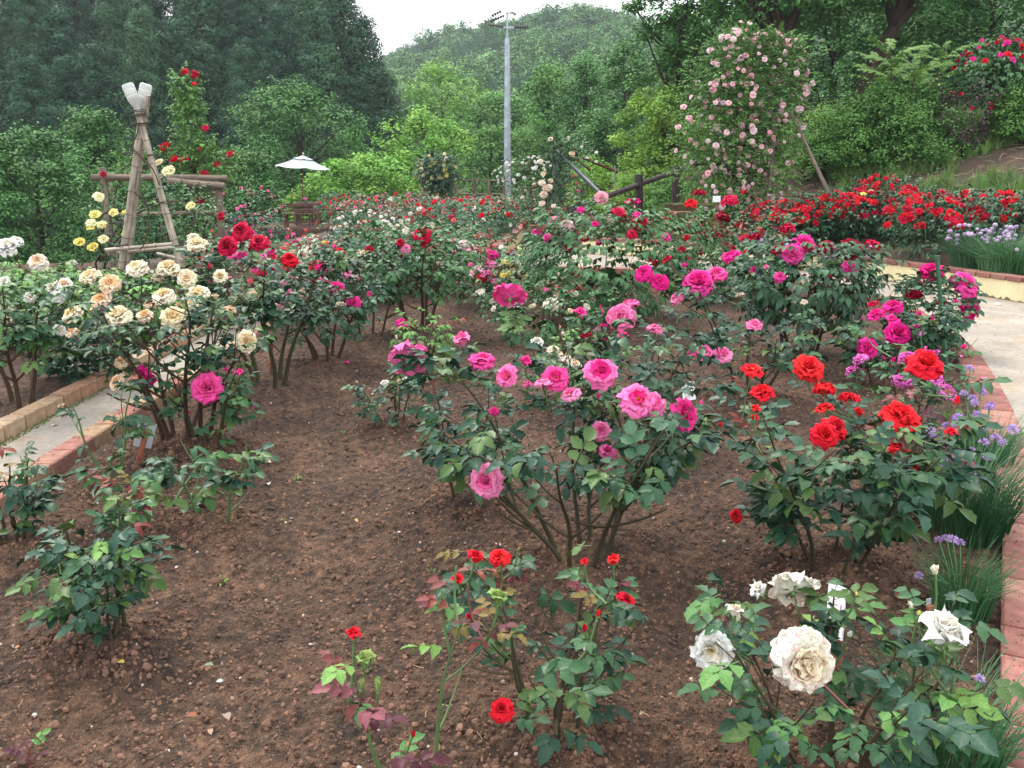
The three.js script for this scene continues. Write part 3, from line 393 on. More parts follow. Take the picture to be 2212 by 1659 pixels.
const MID = [ // roses seen whole, leaves too fine to pick apart
  { base: g0(1725, 772), h: .98, r: .55, canes: 6, leaves: 560, leafSize: .047, bare: .36, showCanes: 1, caneR: .018, auto: [{ n: 7, size: .1, types: ['full', 'cabbage'], pals: ['magenta', 'crimson'], top: .2 }], seed: 201, label: 'big round rose bush on bare forked stems with magenta blooms', flowers: [[1712, 549, 52, 'full', 'magenta', -.2, [-.1, .7, .8]], [1737, 525, 54, 'full', 'magenta', 0, [.2, .9, .4]], [1838, 535, 48, 'cabbage', 'crimson', 0, [0, .6, .7]], [1858, 537, 40, 'full', 'crimson', .1], [1840, 582, 42, 'cabbage', 'magenta', -.2, [.3, .4, .9]], [1888, 527, 36, 'open', 'crimson', .2, [.4, .8, .2]], [1700, 492, 36, 'full', 'crimson', .5], [1632, 512, 30, 'full', 'crimson', .5], [1612, 513, 32, 'open', 'crimson', .5], [1945, 610, 16, 'bud', 'red', .2]] },
  { base: g0(2000, 765), h: .7, r: .25, canes: 5, leaves: 230, leafSize: .048, bare: .15, seed: 203, label: 'rose bush with star like magenta blooms tied to the green stake', flowers: [[2014, 585, 54, 'full', 'magenta', 0, [-.1, .9, .3]], [2086, 612, 68, 'full', 'magenta', -.1, [.4, .7, .5]], [2098, 662, 58, 'cabbage', 'magenta', -.1, [.6, .3, .8]], [1972, 635, 40, 'open', 'crimson', 0], [2035, 650, 26, 'open', 'crimson', 0], [1988, 612, 20, 'half', 'magenta', .1]] },
  { base: g0(1905, 835), h: .72, r: .34, canes: 4, leaves: 260, leafSize: .044, bare: .25, seed: 205, label: 'slender rose bush with a column of magenta blooms left of the green stake', flowers: [[1892, 678, 38, 'open', 'magenta', .1], [1930, 660, 40, 'cabbage', 'magenta', .1], [1930, 690, 36, 'open', 'magenta', 0], [1940, 720, 62, 'full', 'magenta', -.1, [0, .6, .8]], [1875, 752, 46, 'cabbage', 'magenta', -.1, [0, .5, 1]], [1885, 655, 26, 'open', 'crimson', .2], [1908, 775, 24, 'half', 'magenta', 0]] },
  { base: g0(588, 842), h: 1.04, r: .42, canes: 5, leaves: 300, leafSize: .046, bare: .5, showCanes: 1, caneR: .019, auto: [{ n: 6, size: .07, types: ['cabbage', 'low'], pals: ['pink', 'crimson'], top: .1 }], seed: 207, label: 'tall rose bush with velvety dark red blooms leaning over the narrow path', flowers: [[521, 500, 42, 'cabbage', 'crimson', 0, [0, .6, .9]], [489, 529, 42, 'cabbage', 'crimson', -.1, [-.2, .5, .9]], [560, 523, 46, 'full', 'crimson', 0, [.1, .8, .5]], [625, 560, 40, 'full', 'red', 0, [.2, 1, .3]], [548, 535, 28, 'full', 'crimson', .1], [590, 553, 20, 'half', 'crimson', 0]] },
  { base: g0(702, 785), h: .84, r: .42, canes: 5, leaves: 230, leafSize: .044, bare: .3, showCanes: 1, caneR: .017, auto: [{ n: 8, size: .07, types: ['cabbage', 'low'], pals: ['pink', 'palepink'], top: 0 }], seed: 209, label: 'rose bush with mixed pink and crimson blooms beside the bend of the path', flowers: [[684, 572, 34, 'cabbage', 'crimson', 0], [702, 590, 34, 'cabbage', 'pink', -.1, [.2, .4, 1]], [735, 545, 30, 'full', 'red', .1], [725, 619, 34, 'cabbage', 'pink', -.1, [0, .8, .5]], [765, 655, 32, 'cabbage', 'pink', -.1, [.2, .3, 1]], [737, 658, 24, 'full', 'cream', 0], [752, 592, 30, 'full', 'palepink', .2], [660, 670, 24, 'open', 'palepink', -.2]] },
  { base: g0(905, 722), h: 1.08, r: .52, canes: 5, leaves: 320, leafSize: .046, bare: .36, showCanes: 1, caneR: .02, auto: [{ n: 6, size: .08, types: ['full'], pals: ['palepink', 'crimson', 'ivory'], top: .1 }], seed: 211, leaf: 'mid', redTop: .1, label: 'large open rose bush with one dark red bloom on top, left of centre', flowers: [[913, 508, 44, 'full', 'crimson', -.1, [0, .6, .8]], [912, 526, 22, 'open', 'crimson', -.1], [850, 520, 14, 'open', 'red', .2], [975, 610, 14, 'bud', 'palepink', 0]] },
  { base: g0(800, 735), h: .95, r: .4, canes: 3, leaves: 180, leafSize: .044, bare: .5, showCanes: 1, caneR: .014, seed: 213, label: 'rose bush with a few cream blooms on one straight stem', flowers: [[772, 560, 32, 'cabbage', 'cream', 0], [790, 545, 24, 'cabbage', 'cream', .1], [822, 607, 22, 'full', 'cream', -.1], [755, 555, 20, 'open', 'yellow', .1]] },
  { base: g0(1305, 690), h: 1.2, r: .85, canes: 6, leaves: 900, leafSize: .05, bare: .1, auto: [{ n: 12, size: .1, types: ['full', 'cabbage'], pals: ['magenta', 'crimson', 'palepink'], top: .1 }], seed: 215, leaf: 'mid', redTop: .12, label: 'broad tall rose bush with crimson and pale pink blooms before the steel pipes', flowers: [[1380, 480, 34, 'cabbage', 'crimson', -.1, [0, .4, 1]], [1340, 459, 34, 'open', 'red', 0], [1368, 434, 34, 'open', 'magenta', .2], [1300, 425, 28, 'cabbage', 'blush', .1, [0, .5, .9]], [1225, 487, 30, 'cabbage', 'blush', -.1, [0, .7, .7]], [1235, 532, 32, 'full', 'crimson', -.2], [1160, 499, 24, 'cabbage', 'magenta', 0], [1185, 520, 18, 'cabbage', 'magenta', 0], [1410, 505, 18, 'half', 'red', .3], [1412, 565, 24, 'full', 'crimson', -.1], [1185, 610, 22, 'full', 'crimson', -.4], [1240, 590, 24, 'full', 'crimson', -.3], [1250, 625, 26, 'full', 'crimson', -.3]] },
  { base: g0(1170, 735), h: .56, r: .5, canes: 5, leaves: 260, leafSize: .044, bare: .1, auto: [{ n: 8, size: .07, types: ['cabbage', 'low'], pals: ['ivory', 'palepink'], top: 0 }], seed: 217, leaf: 'mid', redTop: .25, label: 'low rose bush with ivory blooms in the middle of the bed', flowers: [[1190, 655, 34, 'cabbage', 'ivory', 0, [0, .8, .6]], [1202, 637, 22, 'half', 'ivory', .1], [1035, 630, 24, 'cabbage', 'ivory', 0], [1065, 650, 22, 'full', 'cream', 0], [1130, 645, 20, 'full', 'ivory', 0], [1150, 660, 18, 'open', 'cream', 0]] },
  { base: g0(1545, 640), h: .92, r: .72, canes: 5, leaves: 620, leafSize: .05, bare: .05, auto: [{ n: 12, size: .1, types: ['full', 'cabbage'], pals: ['crimson', 'magenta', 'red'], top: .1 }], seed: 219, leaf: 'mid', redTop: .35, label: 'tall rose bush dotted with red blooms and coppery shoots before the steps', flowers: [[1510, 416, 32, 'full', 'crimson', .3], [1492, 438, 28, 'full', 'red', .2], [1577, 431, 36, 'cabbage', 'crimson', .3], [1563, 467, 34, 'cabbage', 'crimson', .1], [1605, 415, 20, 'half', 'red', .5], [1440, 478, 16, 'open', 'red', 0], [1525, 520, 22, 'full', 'crimson', -.2], [1480, 560, 26, 'full', 'crimson', -.4]] },
  { base: g0(1070, 660), h: .7, r: .6, canes: 4, leaves: 300, leafSize: .046, bare: .1, auto: [{ n: 10, size: .07, types: ['low'], pals: ['palepink', 'blush', 'white'], top: 0 }], seed: 221, leaf: 'mid', redTop: .4, label: 'rose bush with clustered soft pink blooms below the cream wall end', flowers: [[1015, 533, 34, 'cabbage', 'blush', .2], [1000, 528, 30, 'full', 'blush', .2], [1063, 548, 28, 'cabbage', 'magenta', .1], [1060, 568, 28, 'cabbage', 'palepink', 0], [1032, 580, 28, 'cabbage', 'blush', 0], [1010, 590, 26, 'cabbage', 'blush', -.1], [1050, 590, 28, 'cabbage', 'palepink', -.1], [1040, 600, 26, 'cabbage', 'red', -.1], [1070, 605, 22, 'cabbage', 'palepink', -.1], [1095, 565, 26, 'full', 'yellow', 0], [1092, 590, 26, 'full', 'yellow', -.1], [1125, 540, 22, 'open', 'yellow', .1], [985, 610, 14, 'open', 'palepink', 0], [1120, 620, 14, 'open', 'blush', 0]] },
  { base: g0(545, 700), h: .86, r: .56, canes: 6, leaves: 460, leafSize: .044, bare: .1, seed: 223, leaf: 'mid', label: 'bushy rose with sprays of small candy pink blooms behind the dark red roses', flowers: [], auto: [{ n: 62, size: .075, types: ['low', 'low', 'cabbage'], pals: ['pink', 'palepink', 'coral'] }] },
  { base: g0(175, 835), h: .6, r: .44, canes: 4, leaves: 380, leafSize: .046, bare: .1, seed: 225, leaf: 'dark', label: 'rose bush with a few faded magenta blooms behind the raised brick kerb', flowers: [[212, 700, 30, 'open', 'magenta', 0], [125, 724, 22, 'open', 'lilac', 0], [222, 665, 20, 'open', 'magenta', .2]] },
  { base: g0(215, 735), h: .62, r: .8, canes: 4, leaves: 900, leafSize: .05, bare: 0, seed: 227, leaf: 'fresh', label: 'low yellow green shrub spreading at the foot of the bamboo frame', name: 'low_shrub', cat: 'shrub', flowers: [] },
  { base: g0(55, 735), h: .7, r: .7, canes: 4, leaves: 600, leafSize: .05, bare: 0, seed: 229, leaf: 'fresh', label: 'low yellow green shrub behind the white roses at the left', name: 'low_shrub', cat: 'shrub', flowers: [] },
];
// ------------------------------------------------------------ lie of the land
const lineX = (pts) => (z) => { if (z >= pts[0][1]) return pts[0][0]; for (let k = 1; k < pts.length; k++) if (z >= pts[k][1]) { const t = (z - pts[k - 1][1]) / (pts[k][1] - pts[k - 1][1]); return lerp(pts[k - 1][0], pts[k][0], t); } return pts[pts.length - 1][0]; };
const WALL = [[8.6, -6.2], [6.9, -8.9], [6.07, -10.65], [5.56, -12.1], [5.0, -13.4], [3.95, -14.95], [2.8, -16.1], [1.3, -16.9]];
const wallX = lineX([[12, 6], [8.6, -6.2], [6.9, -8.9], [6.07, -10.65], [5.56, -12.1], [5.0, -13.4], [3.95, -14.95], [2.8, -16.1], [.9, -20], [.9, -60], [4, -90]]);
const EDGE = [[.35, -.2], [1.0, -1.5], [1.34, -2.16], [1.67, -2.8], [2.35, -4.09], [2.86, -5.22], [3.45, -6.66], [3.89, -7.89], [4.3, -9.6], [4.42, -11.0], [4.1, -12.4], [3.3, -13.5], [1.9, -14.2], [.4, -14.6], [-.7, -14.9]];
const edgeX = lineX(EDGE.slice(0, 10));
function hillH(x, z) { const s = (x - wallX(z)) * .78; if (s <= 0) return 0; return .3 * sstep(0, .3, s) + .12 * Math.min(s, 30) + .25 * clamp(s - 2, 0, 24); }
function landH(x, z) {
  let y = hillH(x, z); if (x < -3.6) y -= clamp(.2 * (-x - 3.6) * sstep(12, 30, -z), 0, 5); return y;
}
function rough(x, z) { return .035 * n2(x * 1.3, z * 1.3) + .018 * n2(x * 4.1, z * 4.1, 3); }
for (const b of [...NEAR, ...MID]) { mounds.push([b.base.x, b.base.z, b.mound ?? .06, .15 + b.r * .28]); b.mound = 0; }
function soilH(x, z) {
  let y = .026 * n2(x * 1.1, z * 1.1) + .02 * n2(x * 3.3, z * 3.3, 2) + .018 * Math.abs(n2(x * 8, z * 8, 4)) + .015 * n2(x * 19, z * 19, 6) + .015 * Math.abs(n2(x * 41, z * 41, 8)) + .008 * n2(x * 83, z * 83, 9);
  for (const [mx, mz, mh, mr] of mounds) { const q = ((x - mx) ** 2 + (z - mz) ** 2) / (mr * mr); if (q < 5) y += mh * Math.exp(-q) * (1 + .5 * n2(x * 9, z * 9, 1)); }
  return y;
}
function gridMesh(zs, xl, xr, M, hf, scale = 1.4) {
  const mb = new MB();
  zs.forEach((z) => { const a = xl(z), b = xr(z); for (let j = 0; j <= M; j++) { const x = lerp(a, b, j / M); mb.v(x, hf(x, z), z, x / scale, z / scale); } });
  for (let i = 0; i < zs.length - 1; i++) for (let j = 0; j < M; j++) { const a = i * (M + 1) + j; mb.q(a, a + 1, a + M + 2, a + M + 1); }
  return mb.geo();
}
const soilMat = std({ map: soilTex, bumpMap: soilBump, bumpScale: .03, roughness: .97 });
{ // planted bed in front
  const N = 430, zs = Array.from({ length: N + 1 }, (_, k) => -1.35 * Math.pow(15.5 / 1.35, k / N));
  const xr = (z) => z > -11.0 ? edgeX(z) + .03 : lerp(4.45, -.6, sstep(11, 14.9, -z));
  const g = gridMesh(zs, (z) => Math.max(-2.42 + (z < -9.5 ? (z + 9.5) * .2 : 0), -1.2 + z * .75), xr, 430, (x, z) => soilH(x, z) - .02);
  topMesh('soil_bed_ground', g, soilMat, 'brown crumbly soil of the main rose bed', null, null, 'structure');
  const z2 = Array.from({ length: 181 }, (_, k) => -3.6 - k * .065);
  topMesh('soil_bed_ground', gridMesh(z2, () => -9.5, (z) => -3.06 + (z < -10 ? (z + 10) * .22 : 0), 170, (x, z) => soilH(x, z) + .01), soilMat, 'brown soil of the bed left of the narrow path', null, null, 'structure');
}
{ // the whole ground, to the horizon
  const mb = new MB(); mb.col = [1, 1, 1]; const zs = [12, 6, 0]; for (let z = -2; z > -30; z -= .35) zs.push(z); for (let z = -30; z > -80; z -= 1.2) zs.push(z); for (const z of [-90, -110, -140, -200, -300, -420]) zs.push(z);
  const xs = [-380, -240, -160, -90, -60, -45, -35, -28, -22, -17, -14, -12, -10, -8.5]; for (let x = -7.5; x < 14; x += .3) xs.push(x); for (const x of [15, 17, 20, 24, 30, 40, 60, 90, 160, 240, 380]) xs.push(x);
  for (const z of zs) for (const x of xs) {
    const far = Math.abs(x) > 90 || z < -85, h = far ? -4 : landH(x, z), hill = hillH(x, z) > 0;
    let y = h + rough(x, z) - (hill ? 0 : z > -15.5 && x > -10 ? .14 : .03); if (far) y = -5;
    const gr = hill ? sstep(.42, .62, .5 + n2(x * .55, z * .55, 7) + .35 * n2(x * 2.1, z * 2.1, 5) + .1 * (x - 7.5)) : sstep(-.1, .25, n2(x * .5, z * .5, 9) + (z < -50 ? .5 : -.15)), v = .9 + .3 * n2(x * 3, z * 3, 2);
    mb.col = [lerp(.098, .062, gr) * v, lerp(.062, .085, gr) * v, lerp(.042, .03, gr) * v]; mb.v(x, y, z, x / 1.4, z / 1.4);
  }
  for (let i = 0; i < zs.length - 1; i++) for (let j = 0; j < xs.length - 1; j++) { const a = i * xs.length + j; mb.q(a, a + 1, a + xs.length + 1, a + xs.length); }
  const gm = std({ vertexColors: true, map: greyTex, bumpMap: soilBump, bumpScale: .03, roughness: .98 });
  topMesh('ground', mb.geo(), gm, 'garden ground and grassy hillside', null, null, 'structure');
}
// ------------------------------------------------------------ paths
const LP = [[-2.73, -1.8], [-2.73, -5], [-2.7, -8], [-2.72, -10], [-3.1, -13], [-3.75, -17], [-5.0, -23], [-6.6, -30]];
function along(pts, step) { // resample a line in x,z
  const c = new THREE.CatmullRomCurve3(pts.map(p => V(p[0], 0, p[1])), false, 'centripetal'); const L = c.getLength(), n = Math.max(2, Math.round(L / step)); return c.getSpacedPoints(n);
}
function strip(line, l, r, yf, cols = 4, uvs = 1.3) { const mb = new MB(); line.forEach((p, k) => { const t = V().subVectors(line[Math.min(k + 1, line.length - 1)], line[Math.max(0, k - 1)]).normalize(), nx = -t.z, nzz = t.x; for (let j = 0; j <= cols; j++) { const o = lerp(l, r, j / cols), x = p.x + nx * o, z = p.z + nzz * o; mb.v(x, yf(x, z), z, x / uvs, z / uvs); } }); for (let i = 0; i < line.length - 1; i++) for (let j = 0; j < cols; j++) { const a = i * (cols + 1) + j; mb.q(a, a + 1, a + cols + 2, a + cols + 1); } return mb.geo(); }
const concMat = std({ map: concTex, bumpMap: soilBump, bumpScale: .003, roughness: .92, side: THREE.DoubleSide });
topMesh('narrow_path', strip(along(LP, .25), -.27, .115, (x, z) => landH(x, z) + .022 + .003 * n2(x * 2, z * 2), 6), concMat, 'narrow concrete path between the rose beds', null, null, 'structure');
{
  const E = along(EDGE, .3), mb = new MB(), NC = 16; const Wl = along([[12, 1], [9.6, -4.4], ...WALL, [.6, -17.6], [-1, -19]], .3), n = 90;
  const pick = (a, t) => { const q = t * (a.length - 1), i = Math.min(a.length - 2, Math.floor(q)); return a[i].clone().lerp(a[i + 1], q - i); };
  for (let k = 0; k <= n; k++) { const a = pick(E, k / n), b = pick(Wl, k / n); for (let j = 0; j <= NC; j++) { const p = a.clone().lerp(b, j / NC); mb.v(p.x, .032 + .006 * n2(p.x * .9, p.z * .9), p.z, p.x / 1.5, p.z / 1.5); } }
  for (let i = 0; i < n; i++) for (let j = 0; j < NC; j++) { const a = i * (NC + 1) + j; mb.q(a, a + 1, a + NC + 2, a + NC + 1); }
  topMesh('wide_path', mb.geo(), concMat, 'wide pale concrete path curving round the bed', null, null, 'structure');
}
// ------------------------------------------------------------ brick kerbs
const brickMats = [0x9d6a62, 0x93605a, 0xa6746c, 0x8a5a54, 0x956a60, 0xa67c70, 0x845854].map(c => std({ color: c, map: brickTex, bumpMap: brickBump, bumpScale: .004, roughness: .93 }));
const paleBrick = [0xb39a80, 0xa98f74, 0xbda58c, 0xa8846c, 0xb08a72].map(c => std({ color: c, map: brickTex, bumpMap: brickBump, bumpScale: .004, roughness: .94 }));
const jointMat = std({ color: 0x453a33, map: greyTex, roughness: .97 });
function kerb(name, label, line, len, wid, hgt, off, yTop, mats, seed, bevel = .008) {
  const R = rng(seed), root = thing(name, label, null); root.userData.kind = 'structure'; delete root.userData.category; const pts = along(line, len); const geos = [0, 1, 2].map(k => boxGeo(wid, hgt, len - .014 - k * .003, bevel));
  for (let k = 0; k < pts.length - 1; k++) {
    const a = pts[k], b = pts[k + 1], t = V().subVectors(b, a).normalize(), m = a.clone().add(b).multiplyScalar(.5); const nx = -t.z, nq = t.x;
    const o = part('brick', geos[k % 3], mats[Math.floor(R() * mats.length)], root); o.position.set(m.x + nx * off + (R() - .5) * .004, yTop(m.x, m.z) - hgt / 2 + (R() - .5) * .006, m.z + nq * off); o.rotation.set((R() - .5) * .012, Math.atan2(t.x, t.z), (R() - .5) * .02);
  }
  const mort = strip(pts, off - wid / 2 + .012, off + wid / 2 - .012, (x, z) => yTop(x, z) - .024, 1); part('mortar', mort, jointMat, root); return root;
}
kerb('kerb', 'raised row of weathered bricks along the left side of the narrow path', LP.slice(0, 6), .24, .115, .12, -.33, (x, z) => landH(x, z) + .115, paleBrick, 3);
kerb('kerb', 'low row of red bricks along the right side of the narrow path', LP.slice(0, 6), .26, .13, .12, .178, (x, z) => landH(x, z) + .04, [...paleBrick, brickMats[0], brickMats[2], brickMats[5]], 4);
kerb('kerb', 'curved edging of wide red bricks between the bed and the path', EDGE, .215, .2, .16, .1, () => .045, brickMats, 5);
{ // moss line at the foot of the raised kerb
  const mb = new MB(), R = rng(8); for (let k = 0; k < 900; k++) { const z = -4.2 - R() * 5, x = -2.998 + (R() ** 2) * .05, h = .004 + R() * .01; mb.tube([V(x, .022, z), V(x + (R() - .5) * .01, .022 + h, z + (R() - .5) * .01)], [.006, .001], 4, false); }
  topMesh('moss', mb.geo(), std({ color: 0x5c6a2c }), 'thin moss line at the foot of the raised brick kerb', 'moss', null, 'stuff');
}
// ------------------------------------------------------------ low cream walls
const plasterMat = std({ map: plasterTex, bumpMap: brickBump, bumpScale: .002, roughness: .9, side: THREE.DoubleSide });
const dirtMat = std({ color: 0x8f7a5e, map: brickTex, roughness: .97 });
function lowWall(label, line, thick, hA, hB, seed) {
  const R = rng(seed), root = thing('garden_wall', label, 'wall'), pts = along(line, .225), n = pts.length - 1, H = (k) => lerp(hA, hB, k / n); const mb = new MB();
  const side = (k, o) => { const t = V().subVectors(pts[Math.min(k + 1, n)], pts[Math.max(0, k - 1)]).normalize(); return V(pts[k].x - t.z * o, 0, pts[k].z + t.x * o); };
  for (const o of [0, thick]) { const st = mb.n; for (let k = 0; k <= n; k++) { const q = side(k, o); mb.v(q.x, -.15, q.z, k * .15, 0); mb.v(q.x, H(k) - .06, q.z, k * .15, .3); } for (let k = 0; k < n; k++) { const a = st + k * 2; o ? mb.q(a, a + 1, a + 3, a + 2) : mb.q(a, a + 2, a + 3, a + 1); } }
  { const a0 = side(0, 0), a1 = side(0, thick), b0 = side(n, 0), b1 = side(n, thick); for (const [p, q, h] of [[a0, a1, H(0)], [b1, b0, H(n)]]) mb.q(mb.v(p.x, -.15, p.z), mb.v(q.x, -.15, q.z, .2), mb.v(q.x, h - .06, q.z, .2, .3), mb.v(p.x, h - .06, p.z, 0, .3)); }
  part('plaster_face', mb.geo(), plasterMat, root);
  const geos = [0, 1, 2].map(k => boxGeo(thick + .04, .062, .211 - k * .004, .009));
  for (let k = 0; k < n; k++) { const a = side(k, thick / 2 - .01), b = side(k + 1, thick / 2 - .01), m = a.clone().add(b).multiplyScalar(.5), t = V().subVectors(b, a); const o = part('brick', geos[k % 3], brickMats[Math.floor(R() * brickMats.length)], root); o.position.set(m.x, H(k + .5) - .03 + (R() - .5) * .004, m.z); o.rotation.set(-Math.atan2(H(k + 1) - H(k), .225), Math.atan2(t.x, t.z), (R() - .5) * .02); }
  const dm = new MB(); // ragged dirt splash along the foot
  for (let k = 0; k < n; k++) for (let s = 0; s < 9; s++) { const t0 = s / 9, t1 = (s + 1) / 9, A = side(k, -.003), B = side(k + 1, -.003), p = A.clone().lerp(B, t0), q = A.clone().lerp(B, t1); const hh = (kk) => .03 + .03 * (.5 + n2(kk * 1.3, seed)) + .035 * n2(kk * 9, seed + 3) + .02 * n2(kk * 23, seed); dm.q(dm.v(p.x, 0, p.z, 0, 0), dm.v(q.x, 0, q.z, .1, 0), dm.v(q.x, Math.max(.035, hh(k + t1)), q.z, .1, .1), dm.v(p.x, Math.max(.035, hh(k + t0)), p.z, 0, .1)); }
  part('dirt_splash', dm.geo(), dirtMat, root); return root;
}
lowWall('curved cream plastered wall with red brick cap holding the red rose bed', WALL, .14, .33, .33, 21);
lowWall('short cream wall with brick cap running up the middle of the garden', [[-.28, -15.7], [-.1, -17], [.1, -18.7], [.45, -22.9]].reverse(), .14, .4, .25, 22);
// ------------------------------------------------------------ wooded hill
const RIDGE = [[-260, 42], [-120, 36], [-70, 28.5], [-44, 28], [-30, 33], [-16, 36], [0, 39], [10, 42.5], [22, 44.5], [34, 42.5], [48, 38], [80, 42], [130, 50], [260, 60]];
function ridge(x) { for (let k = 1; k < RIDGE.length; k++) if (x <= RIDGE[k][0]) { const t = (x - RIDGE[k - 1][0]) / (RIDGE[k][0] - RIDGE[k - 1][0]); return lerp(RIDGE[k - 1][1], RIDGE[k][1], sstep(0, 1, t)); } return 60; }
function hillY(x, z) { const t = clamp((-z - 105) / 205, 0, 1.5); return -5 + (ridge(x * 310 / Math.max(105, -z)) + 5) * (t < 1 ? Math.pow(t, 1.15) : 1 - (t - 1) * .4) + 3.5 * n2(x * .03, z * .03, 3) * t; }
{
  const mb = new MB(), xs = [], zs = []; for (let x = -320; x <= 320; x += 8) xs.push(x); for (let z = -100; z >= -400; z -= 8) zs.push(z);
  for (const z of zs) for (const x of xs) mb.v(x, hillY(x, z), z, x / 9, z / 9); for (let i = 0; i < zs.length - 1; i++) for (let j = 0; j < xs.length - 1; j++) { const a = i * xs.length + j; mb.q(a, a + 1, a + xs.length + 1, a + xs.length); }
  topMesh('hill', mb.geo(), std({ color: 0x2c3a20, map: greyTex }), 'wooded hill behind the garden', null, null, 'structure');
}
// ------------------------------------------------------------ trees
function leafQuad(mb, p, n, len, wid, R) { // folded leaf of two faces
  const a = V(R() - .5, R() - .5, R() - .5), t = V().crossVectors(n, a).normalize(), s = V().crossVectors(n, t).normalize(), h = wid * .18;
  const i = mb.v(p.x - t.x * len * .5, p.y - t.y * len * .5, p.z - t.z * len * .5, .5, 0), j = mb.v(p.x + t.x * len * .5, p.y + t.y * len * .5, p.z + t.z * len * .5, .5, 1);
  const k = mb.v(p.x + s.x * wid * .5 + n.x * h, p.y + s.y * wid * .5 + n.y * h, p.z + s.z * wid * .5 + n.z * h, 1, .5), l = mb.v(p.x - s.x * wid * .5 + n.x * h, p.y - s.y * wid * .5 + n.y * h, p.z - s.z * wid * .5 + n.z * h, 0, .5); mb.t(i, k, j); mb.t(i, j, l);
}
// crown of unit-free metres: lobes of leaf sprays with gaps between
function crownGeo(o) {
  const R = rng(o.seed), mb = new MB(), lobes = []; mb.col = [1, 1, 1];
  for (let k = 0; k < o.lobes; k++) {
    const th = k * 2.399 + R(), u = o.low + (1 - o.low) * (k + R()) / o.lobes, sh = o.shape(u), rr = Math.sqrt(R()) * (R() < .25 ? 1.15 : .9); const lr = o.lobe * (.38 + R() * R() * 1.1 + (rr > .9 ? 0 : .15));
    lobes.push([V(Math.cos(th) * rr * o.r * sh, o.h * u, Math.sin(th) * rr * o.r * sh), lr]);
  }
  const per = Math.floor(o.leaves / o.lobes);
  for (const [c, lr] of lobes) {
    const tone = .78 + R() * .44, warm = .9 + R() * .22;
    const sprays = Math.max(4, Math.floor(per / 9));
    for (let s = 0; s < sprays; s++) { // a spray: a short twig end with a few leaves
      const th = R() * 6.283, u = R() * 1.7 - .7, q = Math.sqrt(1 - Math.min(1, u * u)); const f = .55 + .5 * Math.sqrt(R()), d = V(Math.cos(th) * q, u * .8, Math.sin(th) * q), e = c.clone().addScaledVector(d, lr * f); const tv = tone * (.85 + R() * .3);
      for (let k = 0; k < 9; k++) { const p = e.clone().add(V((R() - .5), (R() - .5) * .6, (R() - .5)).multiplyScalar(o.leaf * 3.2)); const n = V(d.x * .5 + (R() - .5) * 1.1, .75 + d.y * .3 + (R() - .5) * .8, d.z * .5 + (R() - .5) * 1.1).normalize(), v = tv * (.85 + R() * .3); mb.col = [v * warm, v, v * (.85 + R() * .15)]; leafQuad(mb, p, n, o.leaf * (.8 + R() * .5), o.leaf * (o.slim || .55), R); }
    }
  }
  return { geo: mb.geo(), lobes };
}
function trunkGeo(o, lobes, R) {
  const mb = new MB(), top = o.h * (o.trunkTop || .8), pts = [], rad = []; for (let k = 0; k <= 8; k++) { const t = k / 8; pts.push(V(o.r * .1 * n2(t * 2, o.seed), -.4 + t * (top + .4), o.r * .1 * n2(t * 2, o.seed + 5))); rad.push((o.tr || o.h * .018) * (1.25 - t) + .02); }
  mb.tube(pts, rad, 8, false);
  for (let k = 0; k < Math.min(lobes.length, 16); k++) { const [c] = lobes[Math.floor(R() * lobes.length)], t = clamp(c.y / top - .25, .12, .9), i = Math.floor(t * 8), s = pts[i], m = s.clone().lerp(c, .5).add(V(0, -.05 * o.h * R(), 0)); mb.tube(curvePts([s, m, c], 6), lin(rad[i] * .6, .015, 6), 5, false); }
  return mb.geo();
}
const trunkMat = std({ color: 0x4a3f33, map: barkTex, roughness: .95 }), greyTrunk = std({ color: 0x655a4e, map: barkTex, roughness: .95 });
const foliage = (hex, tr = .25) => phys({ color: hex, vertexColors: true, roughness: .65, transmission: tr, thickness: 0, specularIntensity: .3 });
const FOL = { cedar: foliage(0x466a4c, .08), deep: foliage(0x56834d, .24), mid: foliage(0x5f8d4a, .28), fresh: foliage(0x82b055, .32), lime: foliage(0x86ad52, .32), far: foliage(0x557d4c, .1) };
const round = (u) => Math.sqrt(Math.max(.05, 1 - Math.pow((u - .5) * 2, 2))), egg = (u) => Math.sqrt(Math.max(.04, 1 - Math.pow((u - .42) * 1.72, 2))), cone = (u) => Math.pow(Math.max(.02, 1 - u), .72) * (u < .12 ? .8 : 1), dome = (u) => Math.sqrt(Math.max(.03, 1 - u * u));
function tree(name, label, p, o, mat, group) {
  const t = thing(name, label, o.cat || 'tree', p, 0, group), R = rng(o.seed + 3), c = crownGeo(o); part('trunk', trunkGeo(o, c.lobes, R), o.bark || trunkMat, t); const cr = part('crown', c.geo, FOL[mat], t); return t;
}
const span = (py0, py1, d) => at(1106, py0, d).y - at(1106, py1, d).y;
function treeAt(name, label, px, top, bottom, w, d, mat, shape, opt = {}, group) {
  const a = at(px, bottom, d), y1 = at(px, top, d).y, base = V(a.x, Math.min(a.y, landH(a.x, -d)), -d), h = y1 - base.y; const low = clamp((a.y - base.y) / h, 0, .8);
  return tree(name, label, base, { seed: Math.floor(px * 7 + d * 13), h: h * .96, r: pxSize(w, d) / 2, low: Math.max(opt.low ?? .08, low), lobes: 34, leaves: 9000, leaf: .16, lobe: pxSize(w, d) * .15, shape, ...opt }, mat, group);
}
